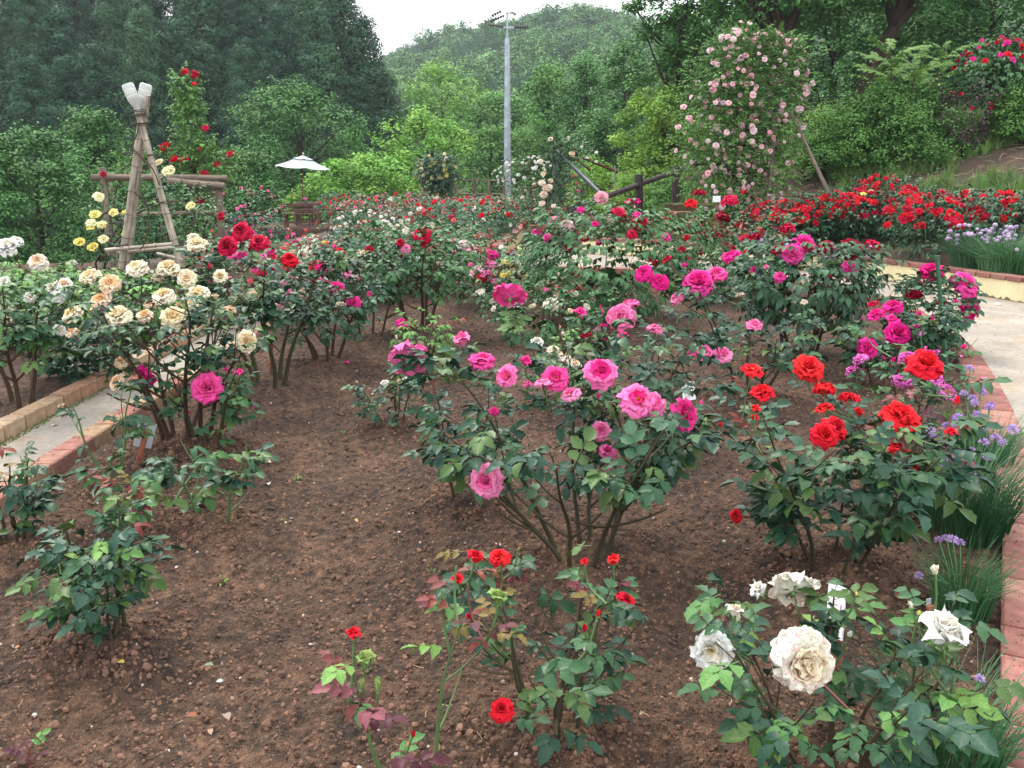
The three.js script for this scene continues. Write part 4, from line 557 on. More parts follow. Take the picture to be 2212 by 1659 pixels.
// cedars: boughs that droop and end in rounded tufts
function cedarGeo(seed, h, r, n, blades = 60) {
  const R = rng(seed), mb = new MB(); mb.col = [1, 1, 1];
  const tuft = (c, s, tone, out) => { for (let q = 0; q < blades; q++) { const a = R() * 6.283, u2 = 1 - R() * 1.5, e = Math.sqrt(1 - u2 * u2), d = V(Math.cos(a) * e, u2, Math.sin(a) * e), p = c.clone().addScaledVector(d, s * (.7 + R() * .4)), v = tone * (.82 + R() * .36); mb.col = [v * (.92 + .14 * R()), v, v * (.9 + .15 * R())]; leafQuad(mb, p, d.clone().add(V((R() - .5) * .9, (R() - .5) * .9, (R() - .5) * .9)).addScaledVector(out, .3).normalize(), s * .42, s * .15, R); } };
  for (let k = 0; k < n; k++) {
    const u = .04 + .96 * (k / n), th = k * 2.399 + R() * .8, L = r * (Math.pow(1 - u, .68) * 1.0 + .05) * (.7 + .5 * R()) * (1 + .4 * n2(Math.cos(th) * 1.2, u * 5, seed + Math.sin(th) * 1.2)), tone = .7 + R() * .55, out = V(Math.cos(th), 0, Math.sin(th)); const m = L > r * .45 ? 4 : 3;
    for (let q = 0; q < m; q++) { const t = .45 + .55 * (q + R() * .6) / m, s = (.3 + .26 * R() + .14 * t) * (1.05 - .4 * u) * r / 2.8; tuft(V(out.x * L * t + (R() - .5) * .5, h * u + .25 * L * t - .5 * L * t * t, out.z * L * t + (R() - .5) * .5), s, tone * (.85 + .3 * R()), out); }
  }
  const tb = new MB(); tb.tube([V(0, -1, 0), V(.1, h * .5, .05), V(0, h * .97, 0)], [r * .13, r * .09, .03], 7, false);
  return { crown: mb.geo(), trunk: tb.geo() };
}
{
  const kinds = [[17, 3.4, 130], [19, 3.2, 134], [15, 3.5, 124], [21, 3.6, 150]].map(([h, r, n], k) => ({ ...cedarGeo(70 + k, h, r, n), h }));
  const R = rng(12), spots = []; // bearing, distance, bearing of the tip
  [[53, 9, [120, 330]], [58, 10, [20, 220]], [65, 11, [-90, 110]], [74, 11, [-180, -20]], [84, 11, [-260, -90]]].forEach(([d, n, [t0, t1]], ri) => { for (let k = 0; k < n; k++) spots.push([-70 + (k + .5 + (R() - .5) * .7) / n * 800 + (ri % 2) * 30, d + (R() - .5) * 5, lerp(t0, t1, R())]); });
  spots.push([752, 60, -70], [700, 57, 20], [795, 62, 40], [822, 61, 150], [846, 60, 240], [780, 56, 170], [735, 55, 230], [812, 55, 300]);
  const tints = [0x3b5a42, 0x34523e, 0x456447, 0x375744].map(c => foliage(c, .08));
  spots.forEach(([px, d, tip], i) => { const k = kinds[i % 4], t = new THREE.Group(), p = at(px, 400, d), base = -7 + Math.max(0, d - 50) * .3, s = (at(px, tip, d).y - base) / k.h; part('trunk', k.trunk, trunkMat, t); part('crown', k.crown, tints[(i * 7 + (i >> 2)) % 4], t); t.name = numbered('cedar_tree'); t.position.set(p.x, base, -d); t.rotation.y = R() * 6.28; const w = clamp(s, .85, 1.25) * (1.05 + R() * .25); t.scale.set(w, s, w); const own = { 752: 'tall pointed cedar rising out of the picture at the right end of the stand', 795: 'cedar with its tip just below the top edge, right of the tall end cedar', 822: 'shorter cedar stepping down at the right end of the stand', 846: 'lowest cedar at the very right end of the stand' }; tag(t, own[px] || 'dark green cedar tree within the dense stand on the left slope', 'tree', 'cedars of the left slope'); scene.add(t); });
  const mb = new MB(); for (let i = 0; i <= 14; i++) for (let j = 0; j <= 20; j++) { const z = -44 - i * 5, x = -75 + j * 3.4; mb.v(x, -8.5 + Math.max(0, i * 5 - 6) * .3 * sstep(-9, -22, x) + n2(x * .2, z * .2), z, x, z); } for (let i = 0; i < 14; i++) for (let j = 0; j < 20; j++) { const a = i * 21 + j; mb.q(a, a + 1, a + 22, a + 21); }
  topMesh('cedar_slope_terrain', mb.geo(), std({ color: 0x2b2a1c, map: greyTex }), 'dark ground under the cedars', null, null, 'structure');
}
{ // far woods over the hill: one mass
  const g = [0, 1, 2].map(k => crownGeo({ seed: 300 + k, h: 9, r: 4.2, low: .15, lobes: 18, leaves: 2200, leaf: .55, slim: .7, lobe: 1.9, shape: k === 1 ? egg : round }).geo), cg = cedarGeo(310, 8.5, 3.2, 40, 26).crown;
  const R = rng(44), lists = [[], [], [], []];
  for (let k = 0; k < 5200; k++) { const z = -112 - Math.pow(R(), .8) * 225, x = (R() - .5) * 1.25 * -z; if (x < -.36 * -z) continue; const cedar = n2(x * .035, z * .05, 5) > .12; lists[cedar ? 3 : Math.floor(R() * 3)].push([x, z]); }
  ['far_woods', 'far_woods', 'far_woods', 'far_conifer_woods'].forEach((nm, i) => { const L = lists[i], im = new THREE.InstancedMesh(i < 3 ? g[i] : cg, i < 3 ? FOL.far : FOL.cedar, L.length), c = new THREE.Color(); im.name = numbered(nm); tag(im, i < 3 ? 'mixed green woods covering the distant hill' : 'darker conifer stands on the distant hill', 'woods', null, 'stuff'); L.forEach(([x, z], k) => { const s = .62 + R() * .5; tmpO.position.set(x, hillY(x, z) - 1.2, z); tmpO.rotation.set(0, R() * 6.28, 0); tmpO.scale.set(s, s * (.85 + R() * .35), s); tmpO.updateMatrix(); im.setMatrixAt(k, tmpO.matrix); const v = .8 + R() * .34; c.setRGB(v * (.88 + R() * .26), v, v * (.88 + R() * .2)); im.setColorAt(k, c); }); im.castShadow = im.receiveShadow = true; scene.add(im); });
}
// single trees, near to far
const MG = 'broadleaf trees behind the garden';
treeAt('broadleaf_tree', 'bushy dark green tree behind the bamboo frame at the left edge', 110, 285, 600, 330, 27, 'deep', round, { lobes: 46, leaves: 17000, leaf: .13 }, MG);
treeAt('broadleaf_tree', 'mid green tree with a pointed top left of the bamboo frame', 225, 240, 560, 210, 31, 'deep', egg, { lobes: 36, leaves: 13000, leaf: .14 }, MG);
treeAt('broadleaf_tree', 'rounded dark green tree right behind the garden umbrella', 655, 182, 470, 300, 42, 'deep', round, { lobes: 46, leaves: 17000, leaf: .17 }, MG);
treeAt('broadleaf_tree', 'small dark tree between the red climbing rose and the umbrella', 540, 330, 520, 190, 38, 'deep', round, { leaves: 9000, leaf: .15 }, MG);
treeAt('broadleaf_tree', 'fresh green spreading tree just right of the umbrella', 790, 342, 500, 250, 38, 'fresh', round, { lobes: 30, leaves: 10000, leaf: .17 }, MG);
treeAt('broadleaf_tree', 'taller fresh green tree left of the utility pole', 920, 248, 470, 210, 42, 'fresh', round, { lobes: 34, leaves: 11000, leaf: .17 }, MG);
treeAt('broadleaf_tree', 'low light green sapling below the umbrella', 655, 420, 500, 120, 37, 'fresh', dome, { lobes: 14, leaves: 3500, leaf: .14 }, MG);
treeAt('broadleaf_tree', 'green tree directly behind the utility pole', 1060, 275, 450, 160, 55, 'mid', round, { leaves: 9000, leaf: .17 }, MG);
treeAt('broadleaf_tree', 'broad low green tree right of the utility pole', 1160, 285, 450, 200, 54, 'mid', round, { leaves: 10000, leaf: .16 }, MG);
treeAt('broadleaf_tree', 'slender tall tree with gnarled outline right of the utility pole', 1185, 138, 420, 125, 58, 'mid', egg, { leaves: 10000, leaf: .2, lobe: 1.1 }, MG);
treeAt('broadleaf_tree', 'dark ivy clad tall tree in the middle distance', 1262, 118, 420, 95, 56, 'deep', egg, { leaves: 9000, leaf: .2, lobe: .9 }, MG);
treeAt('broadleaf_tree', 'tall deep green tree left of the pink climbing rose', 1345, 92, 420, 150, 52, 'deep', egg, { leaves: 11000, leaf: .2 }, MG);
treeAt('broadleaf_tree', 'shadowy tree behind the steel pipe frame', 1300, 240, 430, 160, 44, 'deep', round, { leaves: 9000, leaf: .16 }, MG);
treeAt('broadleaf_tree', 'yellow green bushy tree left of the pink rose column', 1425, 195, 440, 210, 28, 'lime', round, { lobes: 40, leaves: 15000, leaf: .11 }, MG);
treeAt('broadleaf_tree', 'pale green tree on the slope beyond the garden', 960, 140, 330, 210, 92, 'fresh', round, { leaves: 7000, leaf: .36 }, MG);
treeAt('broadleaf_tree', 'wide green tree at the foot of the distant hill', 1080, 205, 330, 200, 84, 'mid', round, { leaves: 7000, leaf: .34 }, MG);
treeAt('broadleaf_tree', 'dull green tree beside the end of the cedar stand', 895, 230, 360, 130, 78, 'mid', round, { leaves: 5000, leaf: .32 }, MG);
treeAt('broadleaf_tree', 'grey green tree high behind the pink rose column', 1470, 20, 330, 190, 40, 'mid', egg, { leaves: 13000, leaf: .18 }, MG);
// tall trees of the right slope, with bare forked trunks
function forked(label, px, py, d, h, lean, seed, crown) {
  const b = at(px, py, d), base = V(b.x, Math.min(b.y, landH(b.x, -d)) - .1, -d), t = thing('shade_tree', label, 'tree', base, 0, 'tall shade trees of the right slope'), R = rng(seed), mb = new MB(); const fork = h * .36; const p0 = V(0, -.5, 0), p1 = V(lean * .35, fork, .2); mb.tube(curvePts([p0, V(lean * .08, fork * .5, 0), p1], 8), lin(.24, .19, 8), 9, false);
  const tips = []; for (let k = 0; k < 4; k++) { const a = k * 1.6 + R(), tip = V(p1.x + lean * .5 + Math.cos(a) * h * .2, h * (.8 + R() * .15), Math.sin(a) * h * .2); mb.tube(curvePts([p1, p1.clone().lerp(tip, .45).add(V(Math.cos(a) * .4, 0, Math.sin(a) * .4)), tip], 8), lin(.15, .03, 8), 7, false); tips.push(tip); }
  part('trunk', mb.geo(), trunkMat, t); const c = crownGeo({ seed, h: h * .62, r: crown, low: .05, lobes: 46, leaves: 21000, leaf: .15, lobe: crown * .27, shape: round }); const m = part('crown', c.geo, FOL.deep, t); m.position.set(lean * .4, h * .42, 0); return t;
}
forked('tall shade tree with a forked dark trunk above the pink rose column', 1745, 200, 25, 8.5, -2.2, 401, 4.2);
forked('tall shade tree with a trunk leaning right above the pinnate shrub', 1850, 160, 26, 8.5, 2.4, 402, 4.0);
forked('shade tree with a thin trunk between the pink column and the hill', 1685, 190, 28, 9, -1.2, 403, 4.0);
treeAt('broadleaf_tree', 'dark leafy tree filling the upper right corner', 2120, -140, 220, 420, 30, 'deep', round, { lobes: 50, leaves: 19000, leaf: .16 }, MG);
treeAt('broadleaf_tree', 'dark tree behind the pinnate leaved shrub', 1960, -120, 240, 320, 34, 'deep', round, { lobes: 46, leaves: 16000, leaf: .17 }, MG);
treeAt('broadleaf_tree', 'dark tree deep in the wood behind the leaning trunks', 1800, -120, 260, 340, 38, 'deep', round, { lobes: 46, leaves: 16000, leaf: .18 }, MG);
treeAt('broadleaf_tree', 'dark tree left behind the pink rose column', 1600, -60, 280, 260, 40, 'deep', round, { lobes: 40, leaves: 14000, leaf: .18 }, MG);
treeAt('broadleaf_tree', 'tree with overhanging twigs against the white sky', 1470, -90, 90, 230, 30, 'deep', round, { lobes: 22, leaves: 7000, leaf: .15, low: .45 }, MG);
// shrubs of the right slope
function shrub(name, label, px, top, bottom, w, d, mat, o = {}) { return treeAt(name, label, px, top, bottom, w, d, mat, dome, { low: .02, lobes: 60, leaves: 18000, leaf: .065, lobe: pxSize(w, d) * .17, cat: 'shrub', trunkTop: .5, tr: .04, ...o }, 'shrubs of the right slope'); }
shrub('azalea_shrub', 'broad clipped azalea shrub with coppery tips above the red roses', 1920, 205, 325, 340, 19, 'mid', { lobes: 120, leaves: 46000, leaf: .06, lobe: .5, trunkTop: .3 });
shrub('azalea_shrub', 'rounded azalea shrub cut by the right edge of the picture', 2220, 165, 300, 150, 18, 'mid', { lobes: 60, leaves: 24000, leaf: .06, trunkTop: .3 });
shrub('azalea_shrub', 'upper azalea shrub behind the pink rose column', 1780, 240, 330, 190, 20, 'lime', { lobes: 30, leaves: 10000, leaf: .06 });
shrub('azalea_shrub', 'low dark shrub under the log handrail', 1440, 385, 470, 170, 22, 'mid', { lobes: 30, leaves: 9000, leaf: .06 });
shrub('azalea_shrub', 'yellow green shrub behind the steel pipe frame', 1275, 355, 470, 160, 25, 'lime', { lobes: 26, leaves: 9000, leaf: .07 });
shrub('azalea_shrub', 'green shrub with reddish shoots between the handrail and the pipes', 1350, 385, 480, 120, 23, 'lime', { lobes: 22, leaves: 6000, leaf: .06 });
{ // shrub with long feathered leaves
  const b = at(1950, 270, 19), t = thing('feather_leaved_shrub', 'tall light green shrub with long feathered leaves behind the azalea', 'shrub', V(b.x, landH(b.x, -19), -19)), R = rng(71), H = at(1950, 95, 19).y - landH(b.x, -19), st = new MB();
  const frond = [0, 1].map(s => { const mb = new MB(), Q = rng(90 + s), L = 1; const rp = (u) => V(.05 * u, .35 * u - .62 * u * u, u * L); mb.tube([0, .25, .5, .75, 1].map(rp), .006, 3, false); for (let k = 2; k <= 12; k++) for (const sd of [-1, 1]) leaflet(mb, rp(k / 12), V(sd, -.25, .45), V(0, 1, .1), .19 * (1 - .35 * Math.abs(k / 12 - .45)), .075, Q, 3, false); return mb.geo(); });
  const fm = [0x86b060, 0x7aa656, 0x93b968].map(c => leafMat(c, .5, .35));
  for (let s = 0; s < 7; s++) { const a = s * .9 + R(), r = .9 * R() + .15, tip = V(Math.cos(a) * r * .95, H * (.72 + .28 * R()), Math.sin(a) * r), bs = V(Math.cos(a) * .12, -.1, Math.sin(a) * .12); const mb = new MB(); mb.tube(curvePts([bs, bs.clone().lerp(tip, .5).add(V(0, .1, 0)), tip], 6), lin(.03, .012, 6), 5, false); part('stem', mb.geo(), greyTrunk, t); for (let k = 0; k < 11; k++) { const f = part('frond', frond[k % 2], fm[Math.floor(R() * 3)], t), u = .55 + .45 * k / 11, p = bs.clone().lerp(tip, u), z = V(Math.cos(k * 2.4), .8, Math.sin(k * 2.4)); placeLeaf(f, p, z, .5 + R() * .25, R); } }
}
roseBush({ base: V(at(2150, 235, 19).x, landH(at(2150, 235, 19).x, -19), -19), h: at(2150, 85, 19).y - landH(at(2150, 235, 19).x, -19), r: .95, canes: 5, leaves: 700, leafSize: .055, bare: .3, mound: 0, seed: 881, leaf: 'mid', label: 'tall crimson rose bush high on the slope at the right edge', flowers: [], auto: [{ n: 70, size: .13, types: ['low'], pals: ['crimson', 'red', 'magenta'], top: .15 }] });
roseBush({ base: V(at(2075, 250, 18.4).x, landH(at(2075, 250, 18.4).x, -18.4), -18.4), h: 1.25, r: .6, canes: 4, leaves: 420, leafSize: .05, bare: .1, mound: 0, seed: 883, leaf: 'wine', name: 'purple_shrub', cat: 'shrub', label: 'dusky purple leaved shrub below the crimson rose on the slope', flowers: [], auto: [{ n: 8, size: .1, types: ['low'], pals: ['crimson'], top: .2 }] });
// ------------------------------------------------------------ roses
for (const b of NEAR) roseBush(b);
for (const b of MID) roseBush(b);
// bed of red roses above the wall
{
  const spots = [[1668, 462, 15.6, .5, .62], [1725, 470, 15.0, .55, .7], [1790, 462, 15.2, .6, .75], [1850, 458, 15.0, .6, .78], [1905, 450, 15.6, .6, .8], [2010, 480, 12.9, .68, .9], [2060, 445, 14.2, .55, .75], [2120, 470, 13.4, .62, .8], [2185, 480, 12.6, .66, .85], [1960, 460, 14.4, .5, .75]];
  const lab = ['low red rose bush next to the foot of the pink rose column', 'red rose bush behind the front chive clumps', 'red rose bush below the leaning bamboo prop', 'red rose bush with one yellow orange bloom', 'red rose bush at the foot of the brown slope', 'large round red rose bush hanging over the brick capped wall', 'red rose bush behind the large round one', 'red rose bush beside the pale chives', 'red rose bush cut by the right edge above the chives', 'red rose bush between the yellow dotted one and the large round one'];
  spots.forEach(([px, py, d, r, h], k) => { const p = at(px, py, d), y = landH(p.x, -d); roseBush({ base: V(p.x, y, -d), h, r, canes: 4, leaves: 460, leafSize: .045, bare: .05, mound: 0, seed: 500 + k * 7, label: lab[k], group: 'red roses above the wall', flowers: [], auto: [{ n: k === 5 ? 64 : 42, size: .115, types: ['low', 'low', 'open'], pals: ['red', 'red', 'red', 'crimson'], top: -.05 }, ...(k === 3 || k === 6 || k === 8 ? [{ n: 3, size: .09, types: ['open'], pals: ['yellow'], top: .4 }] : [])] }); });
}
// roses of the farther beds
{
  const F = [ // px, py of crown middle, d, r, h, colours, blooms, label, bloom size
    [800, 505, 15.0, .65, .7, ['white', 'ivory', 'white'], 60, 'low rose bush smothered in small white blooms beside the deck path', .06],
    [845, 530, 13.2, .55, .6, ['ivory', 'white'], 26, 'small white rose bush in front of the white smothered one', .06],
    [790, 470, 18.5, .7, .7, ['white', 'palepink', 'red'], 22, 'white and pink rose bush right of the wooden deck', .08],
    [745, 442, 28, .8, .6, ['vermilion', 'red'], 26, 'scarlet rose bush next to the garden benches', .09],
    [815, 455, 24, .9, .7, ['white', 'coral', 'crimson'], 14, 'red rose bush in the row behind the white roses', .1],
    [865, 485, 17, .7, .75, ['coral', 'crimson', 'palepink'], 16, 'coral and crimson rose bush in the middle beds', .1],
    [870, 450, 25, 1, .8, ['coral', 'crimson', 'palepink'], 12, 'red rose bush with leggy shoots before the small wooden arch', .11],
    [930, 475, 20, .9, .8, ['crimson', 'coral'], 14, 'crimson rose bush left of the middle wall', .1],
    [940, 452, 29, 1.1, .65, ['palepink', 'coral', 'ivory'], 14, 'mixed rose bush at the foot of the small wooden arch', .1],
    [960, 490, 15, .75, .85, ['red', 'white', 'coral'], 15, 'red and white rose bush left of the middle wall end', .09],
    [1000, 468, 21, .9, .75, ['crimson', 'red'], 14, 'crimson rose bush behind the red and white one', .11],
    [1010, 450, 29, 1.1, .65, ['red', 'white', 'coral'], 14, 'red rose bush in front of the log rail fence', .1],
    [1040, 480, 17.5, .75, .85, ['red', 'crimson', 'white'], 14, 'red rose bush beside the slanting brick cap', .1],
    [1075, 462, 23, .85, .7, ['red', 'coral', 'cream'], 22, 'coral and cream rose bush at the top of the middle wall', .1],
    [1125, 455, 26, .9, .7, ['coral', 'red', 'ivory'], 24, 'salmon rose bush left of the steel pipes', .1],
    [1080, 448, 30, 1, .65, ['red', 'crimson'], 12, 'far red rose bush below the utility pole', .11],
    [1150, 400, 38, 1.6, 2.0, ['white'], 70, 'tall white rose bush right of the utility pole', .13],
    [1170, 450, 21, .5, 1.1, ['ivory'], 3, 'leafy rose with light green shoots left of the steel pipes', .08],
    [1210, 430, 22, .7, 1.2, ['ivory', 'coral'], 6, 'rose bush growing between the steel pipes', .1],
    [880, 550, 11.8, .5, .55, ['palepink', 'white'], 8, 'little pale pink rose under the big open bush', .06],
    [970, 555, 12.2, .6, .65, ['palepink', 'white', 'red'], 12, 'little pink rose left of the soft pink cluster', .06],
    [1130, 590, 11.6, .55, .55, ['yellow', 'cream'], 8, 'short yellow rose with brownish shoots', .07],
    [1480, 520, 14.2, .7, .9, ['crimson', 'red'], 10, 'crimson rose bush in front of the steps', .09],
    [1620, 540, 11.6, .6, .9, ['crimson'], 8, 'crimson rose bush behind the big round bush', .1],
    [535, 505, 16, .5, .6, ['palepink', 'pink', 'lilac'], 34, 'pink spray rose in front of the deck', .07],
    [520, 460, 19, .8, 1.1, ['palepink', 'pink'], 26, 'tall pink spray rose right of the log arbour', .07],
    [655, 560, 12.5, .6, .6, ['palepink', 'coral', 'pink'], 30, 'low pink spray rose at the edge of the narrow path', .06],
    [760, 600, 10.8, .5, .7, ['cream', 'palepink'], 8, 'small cream and pink rose behind the mixed bush', .06],
  ];
  F.forEach(([px, py, d, r, h, pals, n, label, s], k) => { const c = at(px, py, d), y0 = landH(c.x, -d); const top = c.y + h * .55; const base = V(c.x, y0, -d), hh = Math.max(h, top - y0); roseBush({ base, h: hh, r, canes: 4, leaves: d > 18 ? 260 : 270, leafSize: d > 22 ? .066 : .05, bare: hh > 1.3 * h ? 1 - h * 1.2 / hh : .05, mound: 0, redTop: .22 * ((k * 7) % 3), leaf: k % 3 ? 'mid' : 'dark', seed: 700 + k * 11, label, group: 'roses of the farther beds', flowers: [], auto: [{ n: Math.round(n * 1.0), size: s * 1.12, types: ['low'], pals, top: -.1 }] }); });
}
// ------------------------------------------------------------ bamboo tripod with plastic bottles
const bambooMats = [0xb9b0a6, 0xada396, 0xc2b8aa].map(c => std({ color: c, map: woodTex, roughness: .75 }));
const logMats = [0x8d8074, 0x7f7368, 0x978a7c].map(c => std({ color: c, map: rep(woodTex, 2, .8), bumpMap: brickBump, bumpScale: .004, roughness: .92 }));
const wireMat = std({ color: 0x2e2622, roughness: .7 });
function bamboo(parent, a, b, r, seed, name = 'bamboo_pole') { // pole with nodes
  const R = rng(seed), mb = new MB(), L = a.distanceTo(b), pts = [], rad = []; let s = 0; const D = V().subVectors(b, a).normalize(); while (s < L) { const seg = .26 + R() * .06; for (const [o, k] of [[0, 1.0], [.008, 1.1], [.016, 1.0], [.1, .97]]) if (s + o < L) { pts.push(a.clone().addScaledVector(D, s + o)); rad.push(r * k * (1 - .15 * s / L)); } s += seg; } pts.push(b.clone()); rad.push(r * .84); mb.tube(pts, rad, 10); const rb = new MB(); for (let k = 1; k < pts.length; k++) if (Math.abs(rad[k] / rad[k - 1] - 1.1) < .02) { const q = pts[k]; rb.tube([q.clone().addScaledVector(D, -.003), q.clone().addScaledVector(D, .003)], rad[k] * 1.01, 10, false); } if (rb.n) part('node_rings', rb.geo(), caneMats[1], parent); return part(name, mb.geo(), bambooMats[Math.floor(R() * 3)], parent);
}
{
  const d = 10.6, b0 = at(247, 652, d), root = thing('bamboo_tripod', 'tall bamboo tripod with two plastic bottles over its pole tips', 'plant support', V(b0.x, 0, -d)); const L = (px, py, dd) => at(px, py, dd).sub(root.position);
  const tipA = L(313, 202, 10.76), tipB = L(286, 200, 10.7); const legs = [[L(247, 655, d), tipA, .044], [L(262, 640, 11.2), L(318, 205, 10.72), .044], [L(416, 640, 10.9), tipB, .042]]; legs[0][0].y = legs[1][0].y = legs[2][0].y = -.1;
  legs.forEach(([a, b, r], k) => bamboo(root, a, b, r, 30 + k));
  bamboo(root, L(226, 541, 10.5), L(372, 527, 10.7), .026, 35, 'cross_pole'); bamboo(root, L(252, 545, 11.0), L(480, 527, 11.3), .026, 36, 'cross_pole'); bamboo(root, L(340, 548, 11.3), L(392, 560, 10.8), .02, 37, 'cross_pole');
  const lash = (p, r, n, s) => { const mb = new MB(); for (let k = 0; k < n; k++) { const pts = []; for (let q = 0; q <= 12; q++) { const a = q / 12 * 6.283; pts.push(p.clone().add(V(Math.cos(a) * r, (k - n / 2) * .016 + .012 * Math.sin(a + k), Math.sin(a) * r))); } mb.tube(pts, .004, 4, false); } part('wire_binding', mb.geo(), wireMat, root); };
  lash(L(302, 250, 10.7), .085, 3); lash(L(303, 268, 10.7), .09, 4); lash(L(300, 240, 10.7), .08, 2); lash(L(262, 530, 10.6), .075, 3); lash(L(385, 530, 10.85), .065, 3); lash(L(282, 330, 10.68), .09, 2); lash(L(330, 335, 10.75), .06, 2); lash(L(355, 437, 10.8), .06, 2); lash(L(255, 480, 10.62), .065, 2);
  const vine = new MB(); for (const c of [[[281, 310], [288, 322], [310, 345], [330, 365], [345, 400]], [[290, 415], [315, 440], [322, 480], [310, 530], [302, 540]], [[300, 265], [296, 290], [283, 318]]]) vine.tube(curvePts(c.map(([x, y]) => L(x, y, 10.55)), 14), .008, 5, false); part('dry_vine', vine.geo(), caneMats[1], root);
  // bottles upside down
  const prof = [[.03, 0], [.036, .05], [.05, .08], [.078, .16], [.08, .18], [.076, .2], [.08, .22], [.08, .26], [.076, .28], [.08, .3], [.08, .34], [.072, .365], [.05, .37], [.001, .36]].map(p => new THREE.Vector2(...p)); const bg = new THREE.LatheGeometry(prof, 20), bm = new THREE.MeshPhysicalMaterial({ color: 0xf2f4f4, roughness: .3, transmission: .72, thickness: 0, side: THREE.DoubleSide }), bandM = std({ color: 0xe4e2dc, roughness: .5 });
  for (const [p, dir] of [[tipA, V().subVectors(tipA, legs[0][0])], [tipB, V().subVectors(tipB, legs[2][0])]]) { dir.copy(p === tipA ? V(.34, 1, 0) : V(-.36, 1, 0)).normalize(); const o = thing('plastic_bottle', p === tipA ? 'clear plastic bottle capping the bamboo tip, right one of the pair' : 'clear plastic bottle capping the bamboo tip, left one of the pair', 'bottle', root.position.clone().add(p === tipA ? L(303, 240, 10.74) : L(300, 240, 10.7))); const q = part('bottle_body', bg, bm, o); o.quaternion.setFromUnitVectors(V(0, 1, 0), dir); o.scale.setScalar(.84); for (const y of [.2, .28]) { const r = new THREE.TorusGeometry(.079, .003, 5, 20); r.rotateX(Math.PI / 2); r.translate(0, y, 0); part('ridge_ring', r, bandM, o); } }
}
// ------------------------------------------------------------ log arbour with climbing roses
function log(parent, a, b, r, k = 0, name = 'log') { const mb = new MB(), pts = curvePts([a, a.clone().lerp(b, .5).add(V(.01 * (k % 3 - 1), .008 * (k % 2), 0)), b], 8); mb.tube(pts, pts.map((_, i) => r * (1 + .06 * n2(i * .9, k))), 9); return part(name, mb.geo(), logMats[k % 3], parent); }
{
  const d = 13.6, o = at(345, 560, d), root = thing('log_arbour', 'grey log arbour carrying climbing roses behind the bamboo tripod', 'arbour', V(o.x, 0, -d)), L = (px, py, dd = d) => at(px, py, dd).sub(root.position);
  const post = (px, top, dd, k) => { const a = L(px, top, dd), b = a.clone(); b.y = -.2; log(root, b, a, .052, k, 'post'); };
  post(222, 362, d, 0); post(470, 390, d, 1); post(240, 380, d + 1.3, 2); post(452, 390, d + 1.3, 0); post(345, 420, d + .1, 1);
  log(root, L(198, 384), L(492, 386), .05, 1, 'top_rail'); log(root, L(215, 378, d + 1.3), L(482, 388, d + 1.3), .045, 2, 'top_rail'); log(root, L(362, 392, d - .05), L(486, 402, d - .05), .055, 0, 'top_rail'); log(root, L(350, 380, d + .6), L(470, 384, d + .6), .045, 2, 'top_rail');
  log(root, L(205, 466), L(490, 458), .036, 0, 'cross_rail'); log(root, L(400, 525), L(486, 522), .04, 2, 'cross_rail');
}
function climber(name, label, pts, o) { // climbing rose trained over a frame: pts = list of [px,py,d,radius]
  const R = rng(o.seed), P = pts.map(([x, y, d, r]) => [at(x, y, d), r]), base = P[0][0].clone(); base.y = landH(base.x, base.z); const root = thing(name, label, 'climbing rose', base);
  for (let c = 0; c < (o.canes || 3); c++) { const cp = [V((R() - .5) * .2, -.05, (R() - .5) * .2), ...P.map(([p, r]) => p.clone().sub(base).add(V((R() - .5) * r, (R() - .5) * r, (R() - .5) * r)))], mb = new MB(); mb.tube(curvePts(cp, 30), lin(.018, .006, 30), 5, false); part('cane', mb.geo(), caneMats[1], root); }
  const list = []; for (let k = 0; k < o.leaves; k++) { const i = Math.floor(R() * (P.length - (o.blob ? 0 : 1))), [p, r] = P[i], [p2, r2] = P[Math.min(i + 1, P.length - 1)], t = o.blob ? 0 : R(), c = p.clone().lerp(p2, t).sub(base), rr = lerp(r, r2, t), dv = V(R() - .5, R() - .5, R() - .5).normalize().multiplyScalar(rr * (.35 + .75 * Math.sqrt(R())) * (1 + .5 * n2(c.x * 3 + k, c.y * 3))); c.add(dv); if (c.y < .03) continue; list.push([c, V(dv.x, .1 + dv.y * .5 + (R() - .5) * .5, dv.z + .05), .8 + R() * .5]); }
  instLeaves(root, list, instLeafMat[o.leaf || 'mid'], null, o.leafSize || .055, R);
  for (const [x, y, s, type, pal, d] of o.blooms || []) { const p = at(x, y, d); p.add(V((R() - .5) * (d > 19 ? .28 : .1), (R() - .5) * (d > 19 ? .2 : .1), 0)); bloom(root, p.clone().sub(base), V((R() - .5) * .9, .45 + R() * .5, .6), pxSize(s, d) * (d > 19 && d < 22 ? .68 : .88), type, pal, R, false); }
  for (const a of o.auto || []) for (let k = 0; k < a.n; k++) { const [p, r] = P[Math.floor(R() * P.length)], th = R() * 6.283, u = R() * 2 - 1, q = Math.sqrt(1 - u * u), dv = V(Math.cos(th) * q, u, Math.abs(Math.sin(th) * q)), c = p.clone().sub(base).addScaledVector(dv, r * (.85 + R() * .25)); bloom(root, c, V(dv.x, dv.y * .5 + .35, dv.z + .4), a.size * (.75 + R() * .5), a.types[Math.floor(R() * a.types.length)], a.pals[Math.floor(R() * a.pals.length)], R, false); }
  return root;
}
